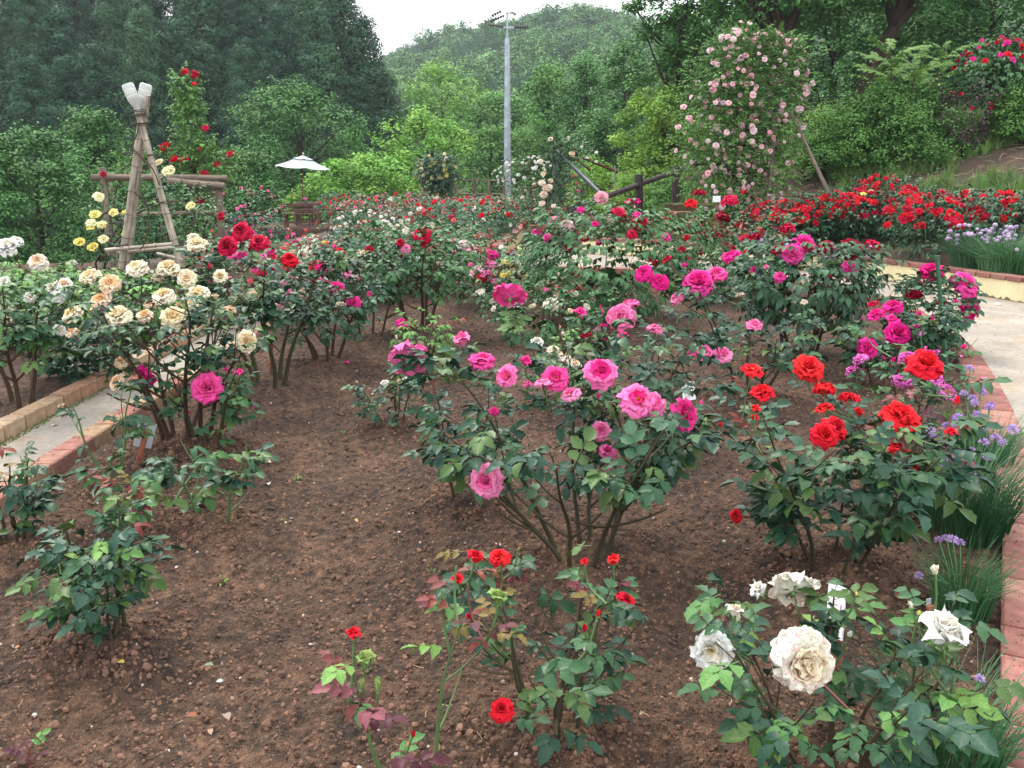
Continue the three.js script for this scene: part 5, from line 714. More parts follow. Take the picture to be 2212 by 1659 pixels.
climber('climbing_rose', 'red climbing rose rising on a post far above the log arbour', [[430, 540, 14.4, .3], [425, 430, 14.4, .35], [440, 350, 14.4, .5], [405, 330, 14.5, .32], [412, 260, 14.5, .2], [404, 215, 14.5, .16], [398, 180, 14.5, .24]], { seed: 1, leaves: 1000, leaf: 'fresh', leafSize: .045, blooms: [[400, 157, 20, 'full', 'red', 14.4], [418, 158, 22, 'full', 'crimson', 14.4], [424, 182, 12, 'open', 'red', 14.3], [446, 272, 18, 'full', 'crimson', 14.3], [362, 311, 26, 'cabbage', 'red', 14.2], [376, 338, 22, 'open', 'red', 14.1], [394, 340, 24, 'open', 'red', 14.1], [495, 338, 20, 'cabbage', 'red', 14.2], [470, 355, 18, 'open', 'crimson', 14.1], [434, 368, 20, 'open', 'crimson', 13.8], [223, 370, 16, 'full', 'crimson', 13.4], [425, 428, 22, 'cabbage', 'crimson', 13.8], [480, 470, 20, 'full', 'crimson', 13.2], [433, 320, 14, 'open', 'red', 14.2]] });
climber('climbing_rose', 'leafy climbing rose spread along the top of the log arbour', [[300, 560, 14.3, .22], [270, 460, 14.3, .25], [260, 370, 14.3, .24], [320, 362, 14.3, .25], [400, 352, 14.3, .28], [470, 352, 14.3, .3], [505, 365, 14.4, .22]], { seed: 2, leaves: 900, leafSize: .046, leaf: 'fresh', blooms: [] });
climber('climbing_rose', 'yellow rose climbing beside the bamboo tripod', [[235, 560, 11.8, .4], [240, 500, 11.8, .42], [300, 470, 12, .5], [360, 450, 12.1, .5], [410, 480, 12.2, .4], [330, 560, 11.8, .45]], { seed: 3, leaves: 1000, leaf: 'mid', leafSize: .048, blooms: [[208, 419, 26, 'open', 'yellow', 11.4], [211, 456, 28, 'open', 'yellow', 11.4], [247, 460, 24, 'open', 'yellow', 11.4], [195, 480, 26, 'open', 'yellow', 11.3], [212, 490, 26, 'open', 'yellow', 11.3], [197, 497, 26, 'open', 'yellow', 11.3], [232, 516, 26, 'open', 'yellow', 11.3], [263, 507, 22, 'open', 'yellow', 11.4], [174, 528, 28, 'open', 'yellow', 11.2], [192, 527, 28, 'open', 'yellow', 11.2], [264, 597, 24, 'open', 'yellow', 10.9], [365, 377, 34, 'open', 'yellow', 11.4], [414, 437, 26, 'open', 'yellow', 11.6], [347, 345, 22, 'open', 'cream', 11.4], [328, 440, 14, 'bud', 'yellow', 11.5], [272, 462, 16, 'open', 'yellow', 11.5], [342, 540, 18, 'open', 'yellow', 11.4], [421, 507, 30, 'full', 'cream', 11.2]] });
// pink rose column
climber('climbing_rose', 'broad tall climbing rose covered in pale pink blooms on the right', [[1600, 415, 17.6, .7], [1560, 370, 17.5, .75], [1640, 360, 17.6, .75], [1540, 310, 17.5, .75], [1640, 300, 17.6, .8], [1580, 260, 17.5, .9], [1560, 210, 17.6, .75], [1650, 220, 17.6, .8], [1580, 160, 17.6, .75], [1660, 160, 17.6, .75], [1600, 115, 17.6, .5], [1680, 125, 17.6, .45]], { seed: 4, blob: true, canes: 5, leaf: 'fresh', leaves: 7000, leafSize: .05, auto: [{ n: 290, size: .1, types: ['cabbage', 'low', 'low'], pals: ['blush'] }], blooms: [[1584, 65, 18, 'low', 'blush', 17.4], [1566, 78, 20, 'cabbage', 'blush', 17.4], [1598, 72, 18, 'cabbage', 'blush', 17.4], [1626, 80, 20, 'cabbage', 'blush', 17.4], [1690, 90, 22, 'cabbage', 'blush', 17.4], [1705, 85, 18, 'low', 'blush', 17.4], [1540, 105, 20, 'low', 'blush', 17.3], [1735, 270, 22, 'cabbage', 'blush', 17.2], [1722, 240, 20, 'cabbage', 'blush', 17.2], [1660, 420, 20, 'cabbage', 'blush', 17], [1470, 280, 18, 'low', 'blush', 17.2], [1480, 230, 18, 'low', 'blush', 17.2]] });
{
  const d = 17.2, o = at(1700, 420, d), root = thing('prop_frame', 'weathered wooden props leaning against the pink climbing rose', 'plant support', V(o.x, landH(o.x, -d), -d)), L = (px, py, dd = d) => at(px, py, dd).sub(root.position);
  log(root, L(1712, 250), L(1796, 428, 16.6), .034, 0, 'leaning_pole'); log(root, L(1672, 245), L(1662, 440, 17), .045, 1, 'post'); log(root, L(1668, 250), L(1712, 252), .04, 2, 'cross_piece'); log(root, L(1600, 330, 17.6), L(1640, 445, 17), .045, 0, 'leaning_pole'); log(root, L(1655, 370, 17.3), L(1662, 442, 16.9), .04, 2, 'post');
}
// ------------------------------------------------------------ steel pipes with cream roses
{
  const d = 20.5, steel = std({ color: 0x9aa0a6, metalness: .75, roughness: .48, map: greyTex }), rust = std({ color: 0x6b3a2a, roughness: .85, map: brickTex }), o = at(1208, 490, d), root = thing('steel_pipe_frame', 'galvanised steel pipe frame with a slanting brace and rusty pipes', 'plant support', V(o.x, 0, -d)), L = (px, py, dd = d) => at(px, py, dd).sub(root.position);
  const pipe = (a, b, r, m, n) => part(n, pole(a, b, r, r, 10).geo(), m, root);
  pipe(L(1194, 312), L(1204, 486), .05, steel, 'upright_pipe'); pipe(L(1204, 330, d + .3), L(1214, 486, d + .3), .042, steel, 'upright_pipe'); pipe(L(1202, 325), L(1300, 420, d - .4), .042, steel, 'brace_pipe'); pipe(L(1246, 370, d + .2), L(1268, 393, d + .2), .03, steel, 'brace_pipe'); pipe(L(1258, 340, d + 1.5), L(1333, 372, d + 2.5), .035, rust, 'rusty_pipe'); pipe(L(1235, 335, d + 1), L(1275, 368, d + 1.2), .03, rust, 'rusty_pipe'); pipe(L(1328, 358, d + 2.4), L(1329, 395, d + 2.4), .025, steel, 'short_pipe');
  const c = new THREE.TorusGeometry(.055, .018, 6, 14); c.rotateX(Math.PI / 2); const q = part('clamp', c, rust, root); q.position.copy(L(1195, 320));
  climber('climbing_rose', 'cream climbing rose hanging on the steel pipe frame', [[1190, 440, 20.4, .35], [1192, 400, 20.4, .25], [1200, 350, 20.4, .3], [1205, 310, 20.5, .28], [1240, 330, 20.8, .35], [1215, 400, 21, .4]], { seed: 5, leaves: 800, leafSize: .06, canes: 2, blooms: [[1190, 298, 16, 'cabbage', 'ivory', 20.2], [1217, 305, 14, 'low', 'cream', 20.3], [1238, 330, 20, 'cabbage', 'ivory', 20.2], [1180, 345, 18, 'cabbage', 'ivory', 20.2], [1188, 382, 16, 'cabbage', 'peach', 20.1], [1183, 400, 24, 'cabbage', 'ivory', 20], [1188, 412, 22, 'cabbage', 'ivory', 20], [1178, 410, 24, 'cabbage', 'ivory', 20], [1182, 428, 24, 'cabbage', 'ivory', 20], [1176, 446, 22, 'cabbage', 'ivory', 20], [1188, 448, 18, 'low', 'ivory', 20], [1180, 385, 16, 'low', 'peach', 20.2], [1258, 318, 12, 'low', 'white', 20.4], [1285, 330, 12, 'low', 'white', 20.6], [1285, 350, 12, 'low', 'white', 20.6], [1262, 345, 12, 'low', 'white', 20.4], [1250, 365, 12, 'low', 'white', 20.4]] });
}
// ------------------------------------------------------------ log handrail and steps
const darkLog = std({ color: 0x43383a, map: rep(woodTex, 2, .8), roughness: .85 });
{
  const d = 19, o = at(1380, 470, d), root = thing('log_handrail', 'dark brown log handrail climbing beside the garden steps', 'handrail', V(o.x, landH(o.x, -d), -d)), L = (px, py, dd = d) => at(px, py, dd).sub(root.position); const P = (px, top, bot, dd) => { const a = L(px, top, dd), b = L(px, bot, dd), mb = new MB(); mb.tube([b, a.clone().lerp(b, .5), a, a.clone().add(V(0, .012, 0))], [.09, .088, .086, .07], 12); part('post', mb.geo(), darkLog, root); };
  P(1380, 378, 500, 19); P(1239, 442, 520, 17.2); P(1460, 360, 450, 20.5);
  for (const [a, b] of [[L(1252, 445, 17.3), L(1378, 400, 18.95)], [L(1382, 398, 19.05), L(1458, 371, 20.4)], [L(1462, 370, 20.5), L(1520, 350, 21.6)]]) part('rail', pole(a, b, .055, .055, 10).geo(), darkLog, root);
  const st = thing('garden_steps', 'three wide earth steps with pale risers below the pink rose column', 'steps', V(at(1430, 470, 18.5).x, 0, -18.5)), riser = std({ color: 0x9a8a74, map: concTex, roughness: .93 }), tread = std({ color: 0xa0785a, map: brickTex, roughness: .96 });
  [[1395, 486, 17.4, 1.3], [1432, 470, 18.4, 1.25], [1466, 452, 19.4, 1.2]].forEach(([px, py, dd, w], k) => { const p = at(px, py, dd).sub(st.position); const a = part('riser', boxGeo(w, .26, .1, .015), riser, st); a.position.set(p.x + .3, p.y - .02, p.z); a.rotation.y = -.35; const b = part('tread', boxGeo(w, .1, .95, .01), tread, st); b.position.set(p.x + .46, p.y + .03, p.z - .47); b.rotation.y = -.35; });
}
// ------------------------------------------------------------ deck, umbrella, table, benches
{
  const D = 34, deckY = at(660, 487, D).y, c = at(655, 487, D), wood = [0x6d4f45, 0x5f443c, 0x7a5a4e, 0x694a42].map(h => std({ color: h, map: rep(woodTex, 1, 2), roughness: .85 })), greyW = [0x8a7d74, 0x7c7068].map(h => std({ color: h, map: woodTex, roughness: .88 }));
  const deck = thing('wooden_deck', 'raised brown plank deck under the garden umbrella', 'deck', V(c.x, deckY, -D)); for (let k = 0; k < 24; k++) { const p = part('plank', boxGeo(3.5, .04, .128, .006), wood[(k * 7) % 4], deck); p.position.set((k % 3 - 1) * .008, -.02 + ((k * 5) % 3) * .002, 1.45 - k * .135); } const f = part('fascia', boxGeo(3.52, .22, .05, .006), wood[1], deck); f.position.set(0, -.155, 1.55); const f2 = part('fascia', boxGeo(.05, .22, 3.2, .006), wood[1], deck); f2.position.set(1.76, -.155, -.07); for (const [x, z] of [[-1.6, 1.4], [1.6, 1.4], [-1.6, -1.5], [1.6, -1.5], [0, 1.4]]) { const q = part('post', boxGeo(.12, 1.6, .12, .006), wood[1], deck); q.position.set(x, -.85, z); }
  const railM = wood[2]; { const mb = new MB(); mb.box(-1.9, .36, -1.5, -1.82, .44, 1.4, .005); part('side_rail', mb.geo(), railM, deck); for (const z of [-1.4, 0, 1.3]) { const q = part('rail_post', boxGeo(.08, .42, .08, .005), railM, deck); q.position.set(-1.86, .16, z); } }
  // table
  const tx = at(655, 440, D).x, tz = -D - .1, table = thing('garden_table', 'octagonal slatted wooden table under the umbrella', 'table', V(tx, deckY, tz)); { const N = 7; for (let k = 0; k < N; k++) { const x0 = -.39 + k * .112, w = .106, xm = Math.abs(x0 + w / 2), len = xm < .17 ? .8 : .8 - (xm - .17) * 1.7; const p = part('slat', boxGeo(w, .03, len, .004), greyW[k % 2], table); p.position.set(x0 + w / 2, .72, 0); } for (const [x, z] of [[.24, .24], [-.24, .24], [.24, -.24], [-.24, -.24]]) { const q = part('leg', boxGeo(.05, .7, .05, .004), wood[1], table); q.position.set(x, .35, z); } const ap = part('apron', boxGeo(.5, .07, .5, .004), wood[1], table); ap.position.set(0, .665, 0); }
  // umbrella, six panels with a vented cap
  const um = thing('garden_umbrella', 'pale grey fabric garden umbrella with wooden pole', 'umbrella', V(tx, deckY, tz)), fab = std({ color: 0xb9c3cd, roughness: .85, side: THREE.DoubleSide, map: greyTex }), hub = at(657, 337, D).y - deckY, rim = at(657, 361, D).y - deckY, RR = pxSize(63, D); um.rotation.z = -.075; um.position.x -= .12;
  part('pole', pole(V(0, .02, 0), V(0, hub + .05, 0), .022, .02, 10).geo(), std({ color: 0x8a6e52, map: woodTex }), um);
  const canopy = (r0, r1, y0, y1, n, sag) => { const mb = new MB(); for (let s = 0; s < n; s++) for (let i = 0; i <= 4; i++) for (let j = 0; j <= 4; j++) { const a0 = (s + .2) / n * 6.283, a1 = (s + 1.2) / n * 6.283, t = i / 4, u = j / 4, r = lerp(r0, r1, t), A = V(Math.cos(a0) * r, 0, Math.sin(a0) * r), B = V(Math.cos(a1) * r, 0, Math.sin(a1) * r), p = A.lerp(B, u); mb.v(p.x, lerp(y0, y1, t) - sag * Math.sin(t * 3.14) * .4 - sag * 4 * u * (1 - u) * t, p.z, u, t); if (i < 4 && j < 4) { const q = s * 25 + i * 5 + j; mb.q(q, q + 1, q + 6, q + 5); } } return mb.geo(); };
  part('canopy', canopy(.3, RR, hub - .1, rim, 6, .045), fab, um); part('vent_cap', canopy(.02, .4, hub + .03, hub - .09, 6, .02), fab, um); const fin = new THREE.SphereGeometry(.035, 10, 8); fin.scale(1, 1.3, 1); const fi = part('finial', fin, std({ color: 0xb9b2a6 }), um); fi.position.y = hub + .09;
  for (let k = 0; k < 6; k++) { const a = (k + .2) / 6 * 6.283; part('rib', pole(V(0, hub - .02, 0), V(Math.cos(a) * RR * .97, rim - .02, Math.sin(a) * RR * .97), .011, .008, 5).geo(), std({ color: 0x8a6e52 }), um); }
  // vase with a rose on the table
  const vase = thing('flower_vase', 'small dark vase with a pink rose on the umbrella table', 'vase', V(tx + .1, deckY + .735, tz + .15)); part('vase_body', new THREE.LatheGeometry([[.001, 0], [.04, 0], [.05, .06], [.03, .13], [.035, .16]].map(p => new THREE.Vector2(...p)), 14), std({ color: 0x26282c, roughness: .3 }), vase); bloom(vase, V(0, .24, 0), V(.2, 1, .3), .16, 'cabbage', 'palepink', rng(3), false); part('flower_stem', pole(V(0, .1, 0), V(0, .23, 0), .005, .004, 5).geo(), caneMats[2], vase);
  // benches
  const bench = (label, x, z, turn, w, mats) => { const b = thing('garden_bench', label, 'bench', V(x, deckY, z), turn); for (const s of [-1, 1]) { const a = part('front_leg', boxGeo(.07, .44, .07, .005), mats[0], b); a.position.set(s * w / 2, .22, .42); const r = part('rear_leg', boxGeo(.075, .86, .08, .005), mats[1 % mats.length], b); r.position.set(s * w / 2, .42, -.03); r.rotation.x = -.18; const ar = part('brace', boxGeo(.06, .07, .5, .005), mats[0], b); ar.position.set(s * w / 2, .36, .2); } for (let k = 0; k < 3; k++) { const p = part('seat_slat', boxGeo(w + .02, .035, .13, .004), mats[k % mats.length], b); p.position.set(0, .455, .1 + k * .145); } for (const [y, h] of [[.6, .09], [.78, .12]]) { const p = part('back_slat', boxGeo(w + .1, h, .035, .005), mats[0], b); p.position.set(0, y, -.04 - (y - .45) * .18); p.rotation.x = -.18; } const st = part('stretcher', boxGeo(w, .06, .04, .004), mats[0], b); st.position.set(0, .16, .2); };
  bench('reddish brown bench with its back to the roses on the deck', at(652, 487, D - 1.1).x, -D + 1.1, Math.PI, 1.22, [wood[0], wood[2]]); bench('grey weathered bench at the far side of the deck', at(682, 487, D + .9).x, -D - .9, 0, 1.35, greyW);
}
// ------------------------------------------------------------ utility pole
{
  const d = 48, o = at(1096, 430, d), root = thing('utility_pole', 'tall galvanised utility pole with step bolts and insulators', 'utility pole', V(o.x, landH(o.x, -d), -d)), steel = std({ color: 0xbcc6d0, metalness: .2, roughness: .5, map: greyTex }), dark = std({ color: 0x2e2a2c, roughness: .5 }), Y = (py) => at(1096, py, d).y - root.position.y, top = Y(26), sh = Y(85);
  part('shaft', (() => { const mb = new MB(); mb.tube([V(0, -.3, 0), V(.0, sh * .5, 0), V(0, sh, 0), V(0, sh + .04, 0)], [.2, .165, .125, .1], 18); return mb.geo(); })(), steel, root); part('top_extension', pole(V(0, sh - .3, 0), V(0, top, 0), .06, .05, 10).geo(), steel, root);
  for (let k = 0; k < 14; k++) { const y = 1.9 + k * .46, s = k % 2 ? 1 : -1; part('step_bolt', pole(V(s * .12, y, 0), V(s * .34, y + .01, 0), .012, .012, 5).geo(), steel, root); }
  for (const y of [sh * .33, sh * .46]) { const t = new THREE.TorusGeometry(.16 + (y < 3 ? .01 : 0), .02, 6, 18); t.rotateX(Math.PI / 2); part('band', t, steel, root).position.y = y; }
  const arm = (y, x0, x1) => part('crossarm', (() => { const mb = new MB(); mb.box(x0, y - .04, -.05, x1, y + .04, .05, .005); return mb.geo(); })(), steel, root); arm(Y(60), -.55, 1.0); arm(top - .05, -.1, .45);
  const ins = (a, b, n) => { const mb = new MB(), D = V().subVectors(b, a); mb.tube([a, b], .025, 6); for (let k = 0; k < n; k++) { const p = a.clone().addScaledVector(D, (k + .5) / n), q = p.clone().addScaledVector(D, .5 / n); mb.tube([p, q], [.09, .045], 8); } part('insulator', mb.geo(), dark, root); };
  ins(V(-.95, Y(55), .2), V(-.2, Y(58), .1), 5); ins(V(.35, Y(60), .1), V(1.05, Y(59), .2), 6); ins(V(-.85, Y(50), .5), V(-.15, Y(36), .3), 6); ins(V(-.78, Y(40), .7), V(-.3, Y(28), .5), 4); ins(V(.2, top + .02, 0), V(.42, top - .15, 0), 3);
  const wires = new MB(); for (const [a, b] of [[V(-.1, sh * .8, 0), V(-.8, 2.6, .6)], [V(.1, sh * .9, 0), V(1.9, 2.4, .5)], [V(-.85, Y(50), .5), V(-14, Y(50) + 3, 9)], [V(-.95, Y(55), .2), V(-14, Y(55) + 2.5, 9)], [V(1.05, Y(59), .2), V(14, Y(59) + 2.2, -6)]]) wires.tube([a, a.clone().lerp(b, .5).add(V(0, -.12, 0)), b], .007, 4, false); part('wire', wires.geo(), dark, root);
}
// ------------------------------------------------------------ small arch with yellow roses, log rail fence
{
  const d = 36, o = at(935, 430, d), root = thing('wooden_arch', 'small rustic log arch topped by yellow roses', 'arch', V(o.x, landH(o.x, -d), -d)), L = (px, py, dd = d) => at(px, py, dd).sub(root.position);
  for (const [x, t, dd, k] of [[914, 378, d, 0], [944, 375, d, 1], [963, 385, d + .5, 2], [933, 390, d + .8, 0]]) { const a = L(x, t, dd), b = L(x + 3, 432, dd); log(root, b, a, .06, k, 'post'); }
  log(root, L(911, 382), L(948, 383), .045, 1, 'rail'); log(root, L(908, 401), L(948, 399), .045, 2, 'rail'); log(root, L(912, 426), L(948, 427), .04, 0, 'rail'); log(root, L(944, 380), L(966, 386, d + .5), .04, 0, 'rail');
  climber('climbing_rose', 'yellow climbing rose in a mound on top of the small arch', [[950, 425, 36, .3], [950, 390, 36.2, .35], [930, 372, 36.2, .55], [950, 362, 36.2, .6], [968, 372, 36.2, .5]], { seed: 6, leaves: 1000, leafSize: .09, canes: 2, leaf: 'dark', auto: [{ n: 58, size: .17, types: ['low', 'open'], pals: ['yellow', 'cream'] }] });
  const fd = 40, fo = at(1030, 430, fd), fence = thing('log_rail_fence', 'thin log rail fence below the utility pole', 'fence', V(fo.x, landH(fo.x, -fd), -fd)), Q = (px, py) => at(px, py, fd).sub(fence.position); for (const [x, t, b, k] of [[985, 373, 420, 0], [1024, 385, 422, 1], [1056, 387, 422, 2], [1089, 380, 424, 0]]) log(fence, Q(x, b), Q(x, t), .06, k, 'post'); log(fence, Q(977, 389), Q(1100, 392), .03, 1, 'rail'); log(fence, Q(980, 419), Q(1092, 420), .035, 2, 'rail');
}
// ------------------------------------------------------------ chives
const bladeMats = [0x3f7048, 0x4a7c50, 0x35623f].map(c => std({ color: c, roughness: .55, side: THREE.DoubleSide })), chiveStem = std({ color: 0x5d8a58, roughness: .6 });
const chiveHead = (seed) => { const R = rng(seed), mb = new MB(); for (let k = 0; k < 60; k++) { const u = R() * 1.7 - .7, th = R() * 6.283, q = Math.sqrt(Math.max(0, 1 - u * u)), d = V(Math.cos(th) * q, u * .85, Math.sin(th) * q), s = V().crossVectors(d, V(.3, .4, .8)).normalize(); mb.tube([d.clone().multiplyScalar(.25), d.clone().multiplyScalar(.72).addScaledVector(s, .03), d.clone().multiplyScalar(1)], [.03, .1, .012], 4, false); } return mb.geo(); };
const HEADS = [1, 2, 3].map(chiveHead), headLow = (() => { const g = new THREE.IcosahedronGeometry(1, 1); const P = g.attributes.position; for (let k = 0; k < P.count; k++) { const f = .85 + .3 * hash(Math.round(P.getX(k) * 50), Math.round(P.getY(k) * 50), Math.round(P.getZ(k) * 50)); P.setXYZ(k, P.getX(k) * f, P.getY(k) * f * .85, P.getZ(k) * f); } g.computeVertexNormals(); return g; })();
const headMats = [0xa98bc4, 0xb49ccb, 0x9b7cba].map(c => phys({ color: c, roughness: .8 })), paleHead = [0x9d8aaa, 0x927da2, 0xa796ae].map(c => phys({ color: c, roughness: .85 }));
function chives(label, base, o) {
  const R = rng(o.seed), root = thing('chive_clump', label, 'chives', base, 0, o.group); const blades = new MB();
  for (let k = 0; k < o.blades; k++) { const a = R() * 6.283, r0 = Math.sqrt(R()) * o.r * .75, h = o.h * (.55 + R() * .55), sp = o.r * (.3 + R() * .9), bx = Math.cos(a) * r0, bz = Math.sin(a) * r0, a2 = a + (R() - .5) * 1.2, b = V(bx, -.02, bz), m = V(bx + Math.cos(a2) * sp * .3, h * .6, bz + Math.sin(a2) * sp * .3), t = V(bx + Math.cos(a2) * sp, h * (.75 + R() * .3), bz + Math.sin(a2) * sp); blades.tube(curvePts([b, m, t], 4), lin(o.w || .0022, .0004, 4), 3, false); }
  part('blades', blades.geo(), bladeMats[o.seed % 3], root, 'stuff');
  const heads = o.heads || []; if (o.autoHeads) for (let k = 0; k < o.autoHeads; k++) { const a = R() * 6.283, r = Math.sqrt(R()) * o.r * 1.15; heads.push({ loc: V(Math.cos(a) * r, o.h * (.62 + R() * .55), Math.sin(a) * r), s: (o.hs || .026) * (.75 + R() * .4) }); }
  for (const q of heads) { const loc = q.loc || at(q[0], q[1], -base.z + (q[3] ?? (R() - .5) * o.r)).sub(base), s = q.s || pxSize(q[2], -base.z) * .55; const M = o.pale ? paleHead : headMats; const g = part('flower_head', o.low ? headLow : HEADS[Math.floor(R() * 3)], M[Math.floor(R() * 3)], root); g.position.copy(loc); g.scale.setScalar(s); g.rotation.set(R() * .6 - .3, R() * 6, R() * .6 - .3); const b = V(loc.x * .25, 0, loc.z * .25), mb = new MB(); mb.tube(curvePts([b, V(loc.x * .55, loc.y * .55, loc.z * .55), loc], 5), o.low ? .004 : .0024, 4, false); part('flower_stalk', mb.geo(), chiveStem, root); }
}
const CG = 'chives along the brick edging';
chives('chive clump beside the white roses at the lower right corner', onGround(2040, 1640), { seed: 21, r: .2, h: .3, w: .0028, blades: 260, group: CG, heads: [[2117, 1466, 26]] });
chives('chive clump with a row of four lilac heads behind the white roses', onGround(2075, 1320), { seed: 22, r: .13, h: .27, w: .0028, blades: 220, group: CG, heads: [[2027, 1166, 20], [2044, 1162, 22], [2058, 1165, 24], [2074, 1172, 22], [1985, 1243, 22]] });
chives('large chive clump full of lilac heads beside the vermilion roses', onGround(2075, 1150), { seed: 23, r: .24, h: .42, w: .003, blades: 460, group: CG, heads: [[2068, 903, 28], [2085, 920, 24], [2070, 918, 26], [2082, 935, 26], [2063, 930, 24], [2045, 920, 22], [2018, 945, 22], [2105, 870, 20], [2120, 847, 20], [2138, 880, 20], [2097, 925, 22], [2122, 925, 22], [2150, 945, 22], [2165, 955, 22], [2188, 928, 28], [2125, 955, 22], [2040, 985, 24], [2055, 995, 22], [2038, 1005, 20], [2105, 1032, 22], [2135, 988, 24], [2100, 975, 22], [2025, 1090, 22], [2095, 1025, 22], [2035, 960, 20], [2000, 960, 18], [2010, 930, 22], [2110, 895, 20], [2095, 795, 18]] });
chives('grassy chive clump against the brick edging behind the lilac one', onGround(2120, 1010), { seed: 24, r: .2, h: .34, w: .003, blades: 300, group: CG, heads: [[2140, 875, 20], [2100, 860, 20], [2082, 850, 20], [2115, 838, 20]] });
{
  const B = 'chives above the brick capped wall', P = (px, py, d) => { const p = at(px, py, d); return V(p.x, landH(p.x, -d), -d); };
  chives('pale chive clump above the wall at the right edge', P(2175, 570, 11.4), { seed: 31, r: .42, h: .46, blades: 600, w: .005, low: true, pale: true, autoHeads: 46, hs: .028, group: B });
  chives('pale chive clump above the wall beside the round red rose', P(2110, 565, 11.9), { seed: 32, r: .4, h: .46, blades: 600, w: .005, low: true, pale: true, autoHeads: 40, hs: .028, group: B });
  chives('lilac chive clump above the wall below the pink rose column', P(1615, 500, 15), { seed: 33, r: .4, h: .46, blades: 400, w: .006, low: true, autoHeads: 55, hs: .036, group: B });
  chives('lilac chive clump next to the white plant label above the wall', P(1690, 510, 14.4), { seed: 34, r: .4, h: .42, blades: 400, w: .006, low: true, autoHeads: 40, hs: .036, group: B });
  chives('small chive clump left of the large round red rose', P(1830, 530, 13.4), { seed: 35, r: .32, h: .4, blades: 400, w: .006, low: true, pale: true, autoHeads: 26, hs: .034, group: B });
}
// grass on the slope and by the steps
{
  const R = rng(77), mb = new MB(); for (let k = 0; k < 14; k++) { const a = R() * 6.283, r = R() * .03; const x = Math.cos(a) * r, z = Math.sin(a) * r, h = .1 + R() * .16; mb.tube([V(x, -.02, z), V(x * 2.2, h * .6, z * 2.2), V(x * 5, h, z * 5)], [.005, .004, .001], 3, false); }
  const g = mb.geo(), L = []; for (let k = 0; k < 9000; k++) { const x = 1.5 + R() * 13, z = -13.5 - R() * 12, s = (x - wallX(z)) * .78; if (s < 1.6 && !(x < 4.4 && z < -15 && s > .15)) continue; if (n2(x * .55, z * .55, 7) + .35 * n2(x * 2.1, z * 2.1, 5) + .1 * (x - 7.5) + (x < 4.4 ? .3 : 0) < -.02 + R() * .2) continue; L.push([x, z]); }
  const im = new THREE.InstancedMesh(g, std({ color: 0x5c8044, roughness: .7, side: THREE.DoubleSide }), L.length), c = new THREE.Color(); im.name = 'slope_grass'; tag(im, 'rough grass on the brown slope behind the red roses', 'grass', null, 'stuff'); L.forEach(([x, z], k) => { tmpO.position.set(x, landH(x, z) + rough(x, z), z); tmpO.rotation.set(0, R() * 6.28, 0); tmpO.scale.setScalar(.6 + R() * .9); tmpO.updateMatrix(); im.setMatrixAt(k, tmpO.matrix); const v = .7 + R() * .6; c.setRGB(v * (.9 + R() * .4), v, v * .85); im.setColorAt(k, c); }); im.castShadow = im.receiveShadow = true; scene.add(im);
  // dead twigs and straw on the slope
  const tb = new MB(); for (let k = 0; k < 420; k++) { const x = 5 + R() * 7, z = -15 - R() * 4.5, s = (x - wallX(z)) * .78; if (s < 1.6) continue; const y = landH(x, z) + rough(x, z) + .02, a = R() * 6.28, l = .1 + R() * .35; tb.tube([V(x, y, z), V(x + Math.cos(a) * l * .5, y + .03 * R(), z + Math.sin(a) * l * .5), V(x + Math.cos(a) * l, landH(x + Math.cos(a) * l, z + Math.sin(a) * l) + .02, z + Math.sin(a) * l)], [.006, .005, .003], 4, false); } topMesh('dead_twig_litter', tb.geo(), std({ color: 0x9a8666 }), 'dead twigs and straw strewn over the slope', 'twigs', null, 'stuff');
}
